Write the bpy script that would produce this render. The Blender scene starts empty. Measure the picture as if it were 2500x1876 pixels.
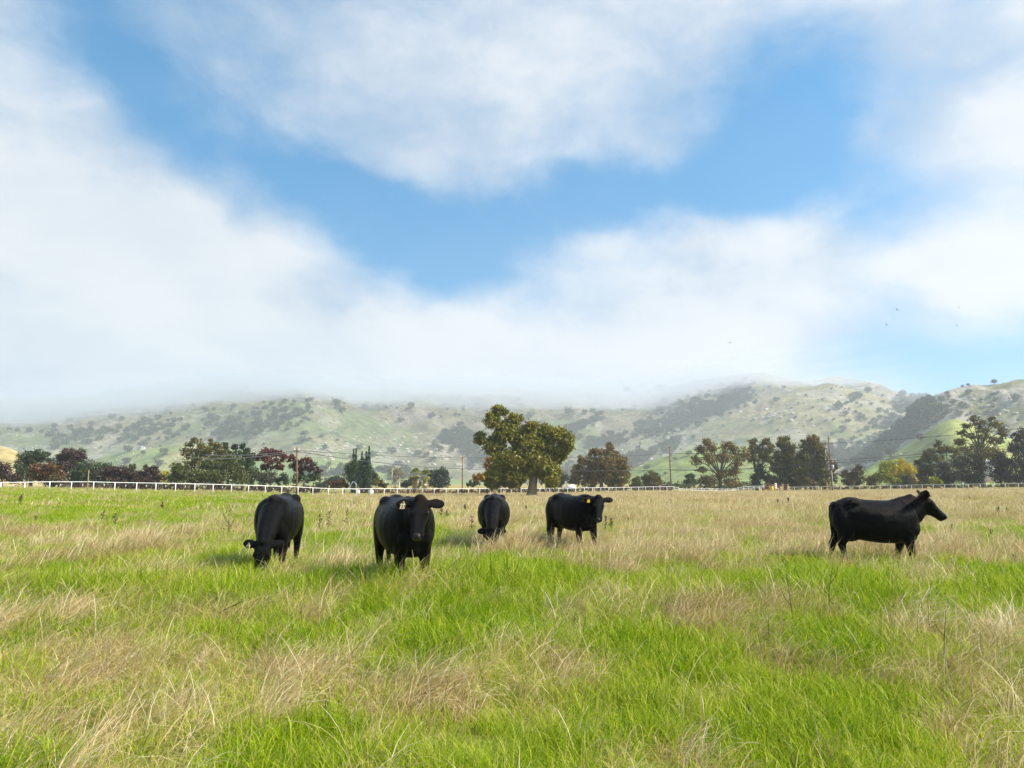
import bpy, bmesh, math, random
import numpy as np
from mathutils import Vector, Matrix

random.seed(7)
RNG = np.random.default_rng(11)
C = bpy.context.scene.collection
SC = bpy.context.scene

# ------------------------------------------------------------------ camera
F = 1735.0            # focal length in pixels of the 2500 px wide photograph
HC = 1.56             # camera height
PITCH = math.radians(7.94)
CP, SP = math.cos(PITCH), math.sin(PITCH)
cam_data = bpy.data.cameras.new('camera')
cam_data.sensor_width = 36.0
cam_data.lens = 36.0 * F / 2500.0
cam_data.clip_start = 0.05
cam_data.clip_end = 30000.0
cam = bpy.data.objects.new('camera', cam_data)
C.objects.link(cam)
cam.location = (0, 0, HC)
cam.rotation_euler = (math.radians(90) + PITCH, 0, 0)
SC.camera = cam


def ray(px, py):
    r = (px - 1250.0) / F
    u = (938.0 - py) / F
    return np.array([r, CP - u * SP, SP + u * CP])


def P(px, py, d):
    """point at forward distance d that appears at photograph pixel px, py"""
    v = ray(px, py)
    v = v * (d / v[1])
    return np.array([v[0], v[1], v[2] + HC])


def X(px, d):
    return (px - 1250.0) / F * CP * d


# ------------------------------------------------------------------ world, sun, exposure
SUN_AZ = math.radians(104.0)     # from +Y towards +X
SUN_EL = math.radians(40.0)
world = bpy.data.worlds.new('World')
SC.world = world
world.use_nodes = True
wn, wl = world.node_tree.nodes, world.node_tree.links
wn.clear()


def N(tree, kind, **kw):
    n = tree.nodes.new(kind)
    for k, v in kw.items():
        setattr(n, k, v)
    return n


def math_node(tree, op, a, b=None, c=None, clamp=False):
    n = tree.nodes.new('ShaderNodeMath')
    n.operation = op
    n.use_clamp = clamp
    for i, v in enumerate((a, b, c)):
        if v is None:
            continue
        if isinstance(v, (int, float)):
            n.inputs[i].default_value = v
        else:
            tree.links.new(v, n.inputs[i])
    return n.outputs[0]


def map_range(tree, val, a, b, c=0.0, d=1.0, smooth=True):
    n = tree.nodes.new('ShaderNodeMapRange')
    n.interpolation_type = 'SMOOTHSTEP' if smooth else 'LINEAR'
    tree.links.new(val, n.inputs['Value'])
    n.inputs['From Min'].default_value = a
    n.inputs['From Max'].default_value = b
    n.inputs['To Min'].default_value = c
    n.inputs['To Max'].default_value = d
    return n.outputs['Result']


def mix_col(tree, fac, a, b):
    n = tree.nodes.new('ShaderNodeMix')
    n.data_type = 'RGBA'
    if isinstance(fac, (int, float)):
        n.inputs[0].default_value = fac
    else:
        tree.links.new(fac, n.inputs[0])
    for idx, v in ((6, a), (7, b)):
        if isinstance(v, (tuple, list)):
            n.inputs[idx].default_value = (*v[:3], 1)
        else:
            tree.links.new(v, n.inputs[idx])
    return n.outputs[2]


def noise(tree, vec, scale, detail=4.0, rough=0.5, dist=0.0, dims='3D'):
    n = tree.nodes.new('ShaderNodeTexNoise')
    n.noise_dimensions = dims
    n.inputs['Scale'].default_value = scale
    n.inputs['Detail'].default_value = detail
    n.inputs['Roughness'].default_value = rough
    n.inputs['Distortion'].default_value = dist
    if vec is not None:
        tree.links.new(vec, n.inputs['Vector'])
    return n.outputs[0]


wt = world.node_tree
out = N(wt, 'ShaderNodeOutputWorld')
bg = N(wt, 'ShaderNodeBackground')
SKY_STRENGTH = 0.10
bg.inputs['Strength'].default_value = SKY_STRENGTH
sky = N(wt, 'ShaderNodeTexSky', sky_type='NISHITA')
sky.sun_disc = False
sky.sun_elevation = SUN_EL
sky.sun_rotation = SUN_AZ
sky.altitude = 150
sky.air_density = 1.0
sky.dust_density = 0.4
sky.ozone_density = 2.0
tc = N(wt, 'ShaderNodeTexCoord')
sep = N(wt, 'ShaderNodeSeparateXYZ')
wl.new(tc.outputs['Generated'], sep.inputs[0])
az = math_node(wt, 'ARCTAN2', sep.outputs[0], sep.outputs[1])
el = math_node(wt, 'ARCSINE', sep.outputs[2])
lift = N(wt, 'ShaderNodeCombineXYZ')
wl.new(sep.outputs[0], lift.inputs[0])
wl.new(sep.outputs[1], lift.inputs[1])
wl.new(math_node(wt, 'MULTIPLY_ADD', math_node(wt, 'ABSOLUTE', sep.outputs[2]), 0.8, 0.24), lift.inputs[2])
lnm = N(wt, 'ShaderNodeVectorMath', operation='NORMALIZE')
wl.new(lift.outputs[0], lnm.inputs[0])
wl.new(lnm.outputs[0], sky.inputs['Vector'])        # clear, dust-free air: the blue goes on down to the hills
comb = N(wt, 'ShaderNodeCombineXYZ')
wl.new(az, comb.inputs[0])
wl.new(el, comb.inputs[1])
# warp the chart a little so that no bank has a clean outline
wv = N(wt, 'ShaderNodeTexNoise')
wv.inputs['Scale'].default_value = 5.0
wv.inputs['Detail'].default_value = 5.0
wv.inputs['Roughness'].default_value = 0.5
wl.new(tc.outputs['Generated'], wv.inputs['Vector'])
vsub = N(wt, 'ShaderNodeVectorMath', operation='SUBTRACT')
wl.new(wv.outputs['Color'], vsub.inputs[0])
vsub.inputs[1].default_value = (0.5, 0.5, 0.5)
vscl = N(wt, 'ShaderNodeVectorMath', operation='SCALE')
wl.new(vsub.outputs[0], vscl.inputs[0])
vscl.inputs['Scale'].default_value = 0.14
vadd = N(wt, 'ShaderNodeVectorMath', operation='ADD')
wl.new(comb.outputs[0], vadd.inputs[0])
wl.new(vscl.outputs[0], vadd.inputs[1])
chart = vadd.outputs[0]
# cloud banks and clear gaps: (x, y, rx, ry, tilt deg, weight) on the 2212 x 1660 chart of the view
BANKS = [
    # left bank, its soft rim runs down from the top left to the middle of the view
    (-60, 330, 420, 460, 0, 0.62), (200, 420, 380, 260, 35, 0.42), (420, 520, 300, 190, 22, 0.45), (180, 760, 620, 240, 0, 0.55), (620, 530, 170, 90, 20, 0.22),
    # high centre veil, thin and bluish
    (1000, 60, 560, 260, -6, 0.42), (1120, 250, 430, 230, -12, 0.40), (700, 130, 380, 230, 20, 0.20), (1420, 190, 280, 220, -15, 0.25), (950, 380, 240, 90, -5, 0.12),
    # right hand banks
    (1960, 20, 420, 170, 25, 0.50), (2140, 210, 240, 210, 10, 0.50), (2050, 340, 230, 90, 0, 0.28), (2260, 380, 200, 200, 0, 0.35),
    # low bright bank over the hills
    (1680, 640, 560, 190, -3, 0.72), (1640, 520, 320, 90, 0, 0.30), (2260, 600, 240, 190, -22, 0.50), (1000, 800, 1100, 190, 0, 0.78), (1500, 810, 640, 110, 0, 0.35), (700, 740, 420, 110, 0, 0.22),
    # clear gaps
    (250, 70, 260, 70, 50, -0.50), (430, 270, 260, 85, 40, -0.50), (620, 380, 280, 85, 24, -0.55), (900, 540, 330, 105, 14, -0.75), (760, 460, 220, 70, 22, -0.30),
    (1200, 480, 330, 60, -14, -0.40), (1500, 395, 360, 75, -8, -0.62), (1730, 290, 120, 150, 20, -0.62), (1930, 440, 400, 80, 8, -0.80), (1680, 400, 200, 60, 0, -0.2),
    (700, 640, 250, 55, 0, -0.34), (1040, 640, 260, 50, 18, -0.36), (2110, 805, 340, 110, 4, -1.7), (120, 20, 140, 55, 40, -0.45), (1620, 180, 70, 150, -10, -0.25),
    (230, 250, 200, 90, 20, -0.32), (60, 600, 160, 60, 0, -0.22), (560, 200, 200, 80, 45, -0.32), (330, 660, 220, 50, 5, -0.14),
]
acc = None
for (bx, by, rx, ry, rot, wgt) in BANKS:
    k = 2500.0 / 2212.0
    v = ray(bx * k, by * k)
    v = v / np.linalg.norm(v)
    caz, cel = math.atan2(v[0], v[1]), math.asin(v[2])
    mp = N(wt, 'ShaderNodeMapping', vector_type='TEXTURE')
    mp.inputs['Location'].default_value = (caz, cel, 0)
    mp.inputs['Rotation'].default_value = (0, 0, math.radians(-rot))
    mp.inputs['Scale'].default_value = (rx * k / F * 1.25, ry * k / F * 1.25, 1.0)
    wl.new(chart, mp.inputs['Vector'])
    # flatten z
    fl = N(wt, 'ShaderNodeVectorMath', operation='MULTIPLY')
    wl.new(mp.outputs[0], fl.inputs[0])
    fl.inputs[1].default_value = (1, 1, 0)
    ln = N(wt, 'ShaderNodeVectorMath', operation='LENGTH')
    wl.new(fl.outputs[0], ln.inputs[0])
    g = map_range(wt, ln.outputs['Value'], 0.0, 1.35, 1.0, 0.0)
    acc = math_node(wt, 'MULTIPLY_ADD', g, wgt * 0.62, 0.30 if acc is None else acc)
# stretched soft noise on the cloud layer
stretch = N(wt, 'ShaderNodeMapping')
stretch.inputs['Scale'].default_value = (1.0, 1.0, 1.7)
stretch.inputs['Rotation'].default_value = (0.0, 0.25, 0.0)
wl.new(tc.outputs['Generated'], stretch.inputs['Vector'])
n1 = noise(wt, stretch.outputs[0], 3.6, 9.0, 0.60, 0.3)
n2 = noise(wt, stretch.outputs[0], 12.0, 8.0, 0.62, 0.4)
dens = math_node(wt, 'MULTIPLY_ADD', math_node(wt, 'SUBTRACT', n1, 0.5), 1.0, acc)
dens = math_node(wt, 'MULTIPLY_ADD', math_node(wt, 'SUBTRACT', n2, 0.5), 0.60, dens)
cover = map_range(wt, dens, 0.0, 1.02, 0.07, 1.0)
thick = map_range(wt, dens, 0.6, 1.2)
# cloud body: thin parts pass blue, thick parts are white with soft grey folds
n3 = noise(wt, stretch.outputs[0], 4.5, 6.0, 0.5, 0.3)
fold = map_range(wt, n3, 0.32, 0.66)
k_ = 1.0 / SKY_STRENGTH
white = tuple(c * k_ for c in (0.495, 0.510, 0.523))
grey = tuple(c * k_ for c in (0.285, 0.35, 0.43))
ccol = mix_col(wt, fold, grey, white)
ccol = mix_col(wt, map_range(wt, thick, 0.0, 1.0, 0.0, 0.6), ccol, white)
# deepen the clear blue of the Nishita sky slightly
hsv = N(wt, 'ShaderNodeHueSaturation')
hsv.inputs['Saturation'].default_value = 1.48
hsv.inputs['Value'].default_value = 1.28
hsv.inputs['Hue'].default_value = 0.483
wl.new(sky.outputs[0], hsv.inputs['Color'])
skycol = mix_col(wt, map_range(wt, cover, 0.0, 1.0, 0.0, 0.96, smooth=False), hsv.outputs[0], ccol)
wl.new(skycol, bg.inputs['Color'])
wl.new(bg.outputs[0], out.inputs['Surface'])

sun_data = bpy.data.lights.new('sun', 'SUN')
sun_data.energy = 5.0
sun_data.angle = math.radians(8.0)
sun_data.color = (1.0, 0.93, 0.82)
sun = bpy.data.objects.new('sun', sun_data)
C.objects.link(sun)
sd = Vector((math.sin(SUN_AZ) * math.cos(SUN_EL), math.cos(SUN_AZ) * math.cos(SUN_EL), math.sin(SUN_EL)))
sun.rotation_euler = sd.to_track_quat('Z', 'Y').to_euler()
sun.location = (60, -20, 60)

SC.view_settings.view_transform = 'Standard'
SC.view_settings.look = 'None'
SC.view_settings.exposure = 0.85
SC.view_settings.gamma = 1.0
SC.view_settings.use_curve_mapping = False
SC.cycles.use_denoising = True
SC.cycles.max_bounces = 8
SC.cycles.diffuse_bounces = 3
SC.cycles.glossy_bounces = 2
SC.cycles.transmission_bounces = 3
SC.cycles.volume_bounces = 5
SC.cycles.transparent_max_bounces = 8
SC.cycles.use_adaptive_sampling = True


# ------------------------------------------------------------------ helpers
def tag(o, label=None, cat=None, group=None, kind=None):
    if label:
        o['label'] = label
    if cat:
        o['category'] = cat
    if group:
        o['group'] = group
    if kind:
        o['kind'] = kind
    return o


def empty(name, loc, rz=0.0):
    o = bpy.data.objects.new(name, None)
    o.empty_display_size = 0.2
    C.objects.link(o)
    o.location = loc
    o.rotation_euler = (0, 0, rz)
    return o


def np_mesh(name, verts, faces, mat=None, smooth=False, attrs=None):
    """faces: list of arrays (n,3) / (n,4)"""
    me = bpy.data.meshes.new(name)
    verts = np.asarray(verts, dtype=np.float32)
    if not isinstance(faces, list):
        faces = [faces]
    faces = [np.asarray(f, dtype=np.int32) for f in faces if len(f)]
    nl = sum(f.size for f in faces)
    nf = sum(len(f) for f in faces)
    me.vertices.add(len(verts))
    me.vertices.foreach_set('co', verts.ravel())
    me.loops.add(nl)
    me.loops.foreach_set('vertex_index', np.concatenate([f.ravel() for f in faces]))
    me.polygons.add(nf)
    tot = np.concatenate([np.full(len(f), f.shape[1], dtype=np.int32) for f in faces])
    start = np.concatenate([[0], np.cumsum(tot)[:-1]]).astype(np.int32)
    me.polygons.foreach_set('loop_start', start)
    me.polygons.foreach_set('loop_total', tot)
    if smooth:
        me.polygons.foreach_set('use_smooth', np.ones(nf, dtype=bool))
    for an, av in (attrs or {}).items():
        av = np.asarray(av, dtype=np.float32)
        if av.ndim == 1:
            a = me.attributes.new(an, 'FLOAT', 'POINT')
            a.data.foreach_set('value', av)
        else:
            a = me.attributes.new(an, 'FLOAT_COLOR', 'POINT')
            if av.shape[1] == 3:
                av = np.concatenate([av, np.ones((len(av), 1), np.float32)], 1)
            a.data.foreach_set('color', av.ravel())
    me.update(calc_edges=True)
    if mat:
        me.materials.append(mat)
    return me


def link(name, me, parent=None, loc=None):
    o = bpy.data.objects.new(name, me)
    C.objects.link(o)
    if parent is not None:
        o.parent = parent
    if loc is not None:
        o.location = loc
    return o


class MB:
    """collects shapes into one mesh"""

    def __init__(self):
        self.v, self.q, self.t = [], [], []

    def _add(self, v, q=(), t=()):
        b = len(self.v)
        self.v.extend([tuple(x) for x in v])
        self.q.extend([tuple(i + b for i in f) for f in q])
        self.t.extend([tuple(i + b for i in f) for f in t])

    def box(self, cx, cy, cz, sx, sy, sz, rot=None):
        pts = [Vector((x * sx / 2, y * sy / 2, z * sz / 2)) for x in (-1, 1) for y in (-1, 1) for z in (-1, 1)]
        if rot is not None:
            pts = [rot @ p for p in pts]
        pts = [p + Vector((cx, cy, cz)) for p in pts]
        self._add(pts, [(0, 1, 3, 2), (4, 6, 7, 5), (0, 4, 5, 1), (2, 3, 7, 6), (0, 2, 6, 4), (1, 5, 7, 3)])
        return self

    def tube(self, pts, rad, n=8, cap=True):
        pts = [Vector(p) for p in pts]
        if isinstance(rad, (int, float)):
            rad = [rad] * len(pts)
        rings = []
        ref = None
        for i, p in enumerate(pts):
            t = (pts[min(i + 1, len(pts) - 1)] - pts[max(i - 1, 0)])
            if t.length < 1e-9:
                t = Vector((0, 0, 1))
            t.normalize()
            if ref is None:
                ref = Vector((1, 0, 0)) if abs(t.x) < 0.8 else Vector((0, 1, 0))
            u = (ref - t * ref.dot(t))
            if u.length < 1e-6:
                u = t.orthogonal()
            u.normalize()
            w = t.cross(u)
            ref = u
            rings.append([p + (u * math.cos(2 * math.pi * k / n) + w * math.sin(2 * math.pi * k / n)) * rad[i] for k in range(n)])
        v = [x for r in rings for x in r]
        q = []
        for i in range(len(pts) - 1):
            for k in range(n):
                q.append((i * n + k, i * n + (k + 1) % n, (i + 1) * n + (k + 1) % n, (i + 1) * n + k))
        t_ = []
        if cap:
            a = len(v)
            v += [pts[0], pts[-1]]
            for k in range(n):
                t_.append((a, (k + 1) % n, k))
                e = (len(pts) - 1) * n
                t_.append((a + 1, e + k, e + (k + 1) % n))
        self._add(v, q, t_)
        return self

    def ell(self, c, r, nu=14, nv=9, rot=None):
        v, q, t = [], [], []
        c = Vector(c)
        for j in range(1, nv):
            th = math.pi * j / nv
            for i in range(nu):
                ph = 2 * math.pi * i / nu
                p = Vector((r[0] * math.sin(th) * math.cos(ph), r[1] * math.sin(th) * math.sin(ph), r[2] * math.cos(th)))
                v.append(c + (rot @ p if rot is not None else p))
        top, bot = len(v), len(v) + 1
        zt, zb = Vector((0, 0, r[2])), Vector((0, 0, -r[2]))
        v += [c + (rot @ zt if rot is not None else zt), c + (rot @ zb if rot is not None else zb)]
        for j in range(nv - 2):
            for i in range(nu):
                q.append((j * nu + i, (j + 1) * nu + i, (j + 1) * nu + (i + 1) % nu, j * nu + (i + 1) % nu))
        for i in range(nu):
            t.append((top, i, (i + 1) % nu))
            e = (nv - 2) * nu
            t.append((bot, e + (i + 1) % nu, e + i))
        self._add(v, q, t)
        return self

    def loft(self, st, n=20):
        """st: list of (center, side, up, ru, rup, rdn, exponent)"""
        v, q, t = [], [], []
        for (c, s, u, ru, rup, rdn, e) in st:
            c, s, u = Vector(c), Vector(s), Vector(u)
            for k in range(n):
                a = 2 * math.pi * k / n
                ca, sa = math.cos(a), math.sin(a)
                x = math.copysign(abs(ca) ** (2 / e), ca) * ru
                y = math.copysign(abs(sa) ** (2 / e), sa)
                y *= rup if y > 0 else rdn
                v.append(c + s * x + u * y)
        m = len(st)
        for i in range(m - 1):
            for k in range(n):
                q.append((i * n + k, i * n + (k + 1) % n, (i + 1) * n + (k + 1) % n, (i + 1) * n + k))
        a = len(v)
        v += [Vector(st[0][0]), Vector(st[-1][0])]
        for k in range(n):
            t.append((a, (k + 1) % n, k))
            e0 = (m - 1) * n
            t.append((a + 1, e0 + k, e0 + (k + 1) % n))
        self._add(v, q, t)
        return self

    def mesh(self, name, mat=None, smooth=True):
        fs = []
        if self.q:
            fs.append(np.array(self.q))
        if self.t:
            fs.append(np.array(self.t))
        return np_mesh(name, np.array([tuple(x) for x in self.v]), fs, mat, smooth)

    def build(self, name, mat, parent=None, smooth=True, loc=None):
        return link(name, self.mesh(name, mat, smooth), parent, loc)


# numpy value noise
def _hash(ix, iy, seed):
    h = (ix.astype(np.int64) * 374761393 + iy.astype(np.int64) * 668265263 + seed * 974711) & 0xFFFFFFFF
    h = ((h ^ (h >> 13)) * 1274126177) & 0xFFFFFFFF
    h = (h ^ (h >> 16)) & 0xFFFFFF
    return h / float(0xFFFFFF)


def vnoise(x, y, seed=0):
    x, y = np.asarray(x, float), np.asarray(y, float)
    ix, iy = np.floor(x), np.floor(y)
    fx, fy = x - ix, y - iy
    fx = fx * fx * fx * (fx * (fx * 6 - 15) + 10)
    fy = fy * fy * fy * (fy * (fy * 6 - 15) + 10)
    ix, iy = ix.astype(np.int64), iy.astype(np.int64)
    a, b = _hash(ix, iy, seed), _hash(ix + 1, iy, seed)
    c, d = _hash(ix, iy + 1, seed), _hash(ix + 1, iy + 1, seed)
    return (a * (1 - fx) + b * fx) * (1 - fy) + (c * (1 - fx) + d * fx) * fy


def fbm(x, y, octv=4, seed=0, gain=0.5):
    s, a, tot = 0, 1.0, 0
    for o in range(octv):
        s = s + a * vnoise(np.asarray(x) * 2 ** o + 17.3 * o, np.asarray(y) * 2 ** o - 9.1 * o, seed + o)
        tot += a
        a *= gain
    return s / tot


def ridged(x, y, octv=4, seed=0):
    s, a, tot = 0, 1.0, 0
    for o in range(octv):
        n = vnoise(np.asarray(x) * 2 ** o + 5.7 * o, np.asarray(y) * 2 ** o + 3.3 * o, seed + o)
        s = s + a * (1 - np.abs(2 * n - 1))
        tot += a
        a *= 0.5
    return s / tot


def sstep(a, b, x):
    t = np.clip((np.asarray(x, float) - a) / (b - a), 0, 1)
    return t * t * (3 - 2 * t)


# ------------------------------------------------------------------ materials
def new_mat(name):
    m = bpy.data.materials.new(name)
    m.use_nodes = True
    t = m.node_tree
    t.nodes.clear()
    o = t.nodes.new('ShaderNodeOutputMaterial')
    return m, t, o


def plain(name, col, rough=0.6, metal=0.0, spec=0.4, vary=0.12, scale=8.0, bump=0.0):
    m, t, o = new_mat(name)
    b = N(t, 'ShaderNodeBsdfPrincipled')
    b.inputs['Roughness'].default_value = rough
    b.inputs['Metallic'].default_value = metal
    b.inputs['Specular IOR Level'].default_value = spec
    tcn = N(t, 'ShaderNodeTexCoord')
    nz = noise(t, tcn.outputs['Object'], scale, 5.0, 0.6)
    dark = tuple(c * (1 - vary) for c in col)
    lite = tuple(min(1, c * (1 + vary)) for c in col)
    t.links.new(mix_col(t, map_range(t, nz, 0.3, 0.7), dark, lite), b.inputs['Base Color'])
    if bump:
        bp = N(t, 'ShaderNodeBump')
        bp.inputs['Strength'].default_value = bump
        bp.inputs['Distance'].default_value = 0.02
        t.links.new(nz, bp.inputs['Height'])
        t.links.new(bp.outputs[0], b.inputs['Normal'])
    t.links.new(b.outputs[0], o.inputs['Surface'])
    return m


def leafy(name, stops, translucent=0.3, inst=None, gloss=0.06, obj_vary=0.0):
    """leaf / blade material: colour ramp over the per-leaf 'tint' attribute"""
    m, t, o = new_mat(name)
    at = N(t, 'ShaderNodeAttribute', attribute_name='tint')
    fac = at.outputs['Fac']
    ramp = N(t, 'ShaderNodeValToRGB')
    cr = ramp.color_ramp
    while len(cr.elements) < len(stops):
        cr.elements.new(0.5)
    for e, (p, c) in zip(cr.elements, stops):
        e.position = p
        e.color = (*c, 1)
    if inst is not None:
        ia = N(t, 'ShaderNodeAttribute', attribute_name='patch', attribute_type='INSTANCER')
        fac = math_node(t, 'MULTIPLY_ADD', math_node(t, 'SUBTRACT', ia.outputs['Fac'], 0.5), inst, fac, clamp=True)
    t.links.new(fac, ramp.inputs['Fac'])
    col = ramp.outputs['Color']
    if obj_vary:
        oi = N(t, 'ShaderNodeObjectInfo')
        h = N(t, 'ShaderNodeHueSaturation')
        t.links.new(col, h.inputs['Color'])
        t.links.new(map_range(t, oi.outputs['Random'], 0, 1, 1 - obj_vary, 1 + obj_vary, smooth=False), h.inputs['Value'])
        col = h.outputs['Color']
    df = N(t, 'ShaderNodeBsdfDiffuse')
    tr = N(t, 'ShaderNodeBsdfTranslucent')
    t.links.new(col, df.inputs['Color'])
    t.links.new(col, tr.inputs['Color'])
    mx = N(t, 'ShaderNodeMixShader')
    mx.inputs[0].default_value = translucent
    t.links.new(df.outputs[0], mx.inputs[1])
    t.links.new(tr.outputs[0], mx.inputs[2])
    gl = N(t, 'ShaderNodeBsdfGlossy')
    gl.inputs['Roughness'].default_value = 0.45
    mg = N(t, 'ShaderNodeMixShader')
    mg.inputs[0].default_value = gloss
    t.links.new(mx.outputs[0], mg.inputs[1])
    t.links.new(gl.outputs[0], mg.inputs[2])
    t.links.new(mg.outputs[0], o.inputs['Surface'])
    return m


M_WHITE = plain('white_paint', (0.72, 0.71, 0.68), 0.45, vary=0.08, scale=3)
M_WOOD = plain('weathered_wood', (0.20, 0.105, 0.062), 0.85, vary=0.35, scale=2.5, bump=0.3)
M_PALEWOOD = plain('pale_wood', (0.34, 0.25, 0.13), 0.85, vary=0.3, scale=4)
M_RUST = plain('rust_red_steel', (0.26, 0.085, 0.055), 0.7, vary=0.35, scale=4)
M_GREY = plain('galvanised_steel', (0.42, 0.44, 0.46), 0.45, metal=0.6, vary=0.15)
M_WIRE = plain('dark_wire', (0.06, 0.062, 0.07), 0.6)
M_BARK = plain('bark', (0.27, 0.20, 0.135), 0.95, vary=0.4, scale=5, bump=0.6)
M_DARKBARK = plain('dark_bark', (0.085, 0.065, 0.05), 0.95, vary=0.4, scale=5, bump=0.6)
M_PALEBARK = plain('pale_bark', (0.34, 0.30, 0.25), 0.9, vary=0.25, scale=5, bump=0.5)
M_STALK = plain('dead_stalk', (0.075, 0.045, 0.028), 0.9, vary=0.4, scale=20)
M_YELLOW = plain('yellow_plastic', (0.80, 0.52, 0.02), 0.5, vary=0.05)
M_CREAM = plain('cream_plastic', (0.66, 0.52, 0.26), 0.5, vary=0.05)
M_BLACKINK = plain('black_ink', (0.012, 0.012, 0.012), 0.6)
M_TEAL = plain('teal_paint', (0.03, 0.20, 0.17), 0.5)
M_WALL = plain('pale_wall', (0.62, 0.60, 0.56), 0.8)
M_ROOF = plain('grey_roof', (0.50, 0.50, 0.50), 0.7)
M_DARKGLASS = plain('dark_pane', (0.03, 0.035, 0.04), 0.15)
M_NOSE = plain('wet_nose', (0.018, 0.017, 0.018), 0.42, spec=0.35, vary=0.3, scale=40)
M_BROWNNOSE = plain('brown_wet_nose', (0.022, 0.014, 0.011), 0.42, spec=0.35, vary=0.3, scale=40)
M_EYE = plain('dark_eye', (0.006, 0.005, 0.004), 0.08, spec=0.8)
M_HOOF = plain('dark_hoof', (0.02, 0.018, 0.016), 0.5)
M_BIRD = plain('dark_feather', (0.03, 0.032, 0.04), 0.7)


def cow_material():
    m, t, o = new_mat('black_hide')
    b = N(t, 'ShaderNodeBsdfPrincipled')
    tcn = N(t, 'ShaderNodeTexCoord')
    sp = N(t, 'ShaderNodeSeparateXYZ')
    t.links.new(tcn.outputs['Object'], sp.inputs[0])
    nz = noise(t, tcn.outputs['Object'], 3.0, 4.0, 0.6)
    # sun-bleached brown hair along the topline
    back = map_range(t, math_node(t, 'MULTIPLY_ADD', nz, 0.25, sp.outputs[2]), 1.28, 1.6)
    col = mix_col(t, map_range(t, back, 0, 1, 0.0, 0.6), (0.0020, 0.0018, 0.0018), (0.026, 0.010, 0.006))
    t.links.new(col, b.inputs['Base Color'])
    b.inputs['Roughness'].default_value = 0.37
    b.inputs['Specular IOR Level'].default_value = 0.085
    fm = N(t, 'ShaderNodeMapping')
    fm.inputs['Scale'].default_value = (40, 60, 18)
    t.links.new(tcn.outputs['Object'], fm.inputs['Vector'])
    fur = noise(t, fm.outputs[0], 3.0, 4.0, 0.7)
    big = noise(t, tcn.outputs['Object'], 7.0, 3.0, 0.5)
    hh = math_node(t, 'MULTIPLY_ADD', big, 2.0, fur)
    bp = N(t, 'ShaderNodeBump')
    bp.inputs['Strength'].default_value = 0.7
    bp.inputs['Distance'].default_value = 0.02
    t.links.new(hh, bp.inputs['Height'])
    t.links.new(bp.outputs[0], b.inputs['Normal'])
    t.links.new(b.outputs[0], o.inputs['Surface'])
    return m


M_COW = cow_material()

# ------------------------------------------------------------------ ground shape
FPX = np.array([-400, 0, 230, 430, 607, 728, 870, 1118, 1385, 1600, 1790, 1900, 2060, 2250, 2500, 2900], float)
FD = np.array([75, 75, 80, 84, 90, 97, 105, 122, 145, 165, 180, 182, 172, 158, 140, 130], float)
FYB = np.array([1192, 1192, 1196, 1200, 1202.5, 1208, 1211, 1208, 1205, 1199, 1199, 1198, 1197, 1195, 1193, 1192], float)
FZ = HC - FD * (FYB + 3.5 - 1180) / F


def pxof(x, y):
    return 1250 + F / CP * np.asarray(x, float) / np.maximum(np.asarray(y, float), 1.0)


def fence_d(px):
    return np.interp(px, FPX, FD)


COWS = [(686, 12.7, 0.6), (988, 10.75, 1.0), (1206, 16.6, 0.25), (1398, 16.6, -0.35), (2136, 13.4, 0.25)]


def near_cow(x, y, r=1.1, level=False):
    m = 0.0
    for px, d, k in COWS:
        m = m + (1.0 if level else k) * (np.exp(-(((x - X(px, d)) / r) ** 2 + ((y - d + 0.5) / (r * 1.2)) ** 2) ** 2))
    return m


def gz(x, y):
    x, y = np.asarray(x, float), np.asarray(y, float)
    px = np.clip(pxof(x, y), -400, 2900)
    zf, df = np.interp(px, FPX, FZ), np.interp(px, FPX, FD)
    t = sstep(0.18, 1.0, np.where(y > 0, y, 0) / df)
    far = 1 - sstep(1.3, 3.5, y / df)
    und = (fbm(x / 7.0, y / 7.0, 3, 5) - 0.5) * 0.16 * sstep(6, 12, np.hypot(x, y)) + (fbm(x / 1.3, y / 1.5, 3, 9) - 0.5) * 0.09 * sstep(2, 6, np.hypot(x, y))
    return zf * t * far + und * (1 - sstep(150, 300, y)) * (1 - np.clip(near_cow(x, y, 1.6, True), 0, 1))


# dryness of the sward: 0 lush green, 1 straw
CLUMPS = [(1000, 1480, 0.5), (1180, 1620, 0.45), (1500, 1700, 0.5), (1300, 1480, 0.6), (1700, 1700, 0.45), (1850, 1500, 0.6), (2200, 1560, 0.7), (1450, 1510, 0.5), (960, 1720, 0.4), (1640, 1840, 0.35), (2250, 1720, 0.5), (1120, 1830, 0.4), (1270, 1690, 0.4), (2400, 1560, 0.5), (780, 1640, 0.4), (190, 1640, 0.85), (120, 1690, 0.7), (560, 1800, 0.75), (640, 1740, 0.5), (400, 1640, 0.4), (1760, 1560, 0.8), (2030, 1690, 0.6),
          (2310, 1470, 1.1), (2330, 1640, 0.6), (2060, 1800, 0.6), (2470, 1790, 0.7), (90, 1530, 0.9), (230, 1440, 1.1), (860, 1410, 0.9),
          (1420, 1415, 0.9), (470, 1560, 0.4), (1080, 1700, 0.5), (1390, 1680, 0.4), (1600, 1500, 0.8), (1900, 1640, 0.4), (2480, 1620, 0.8),
          (1560, 1800, 0.6), (40, 1850, 0.6), (800, 1530, 0.5), (1250, 1560, 0.6), (330, 1360, 1.3), (680, 1390, 0.9), (1150, 1300, 1.6),
          (1330, 1345, 1.6), (1230, 1350, 1.5), (2130, 1360, 2.0), (2250, 1350, 1.5), (2020, 1350, 1.2), (1600, 1370, 1.4), (60, 1320, 1.6),
          (330, 1320, 1.8), (830, 1290, 1.5), (560, 1290, 1.4)]
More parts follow.
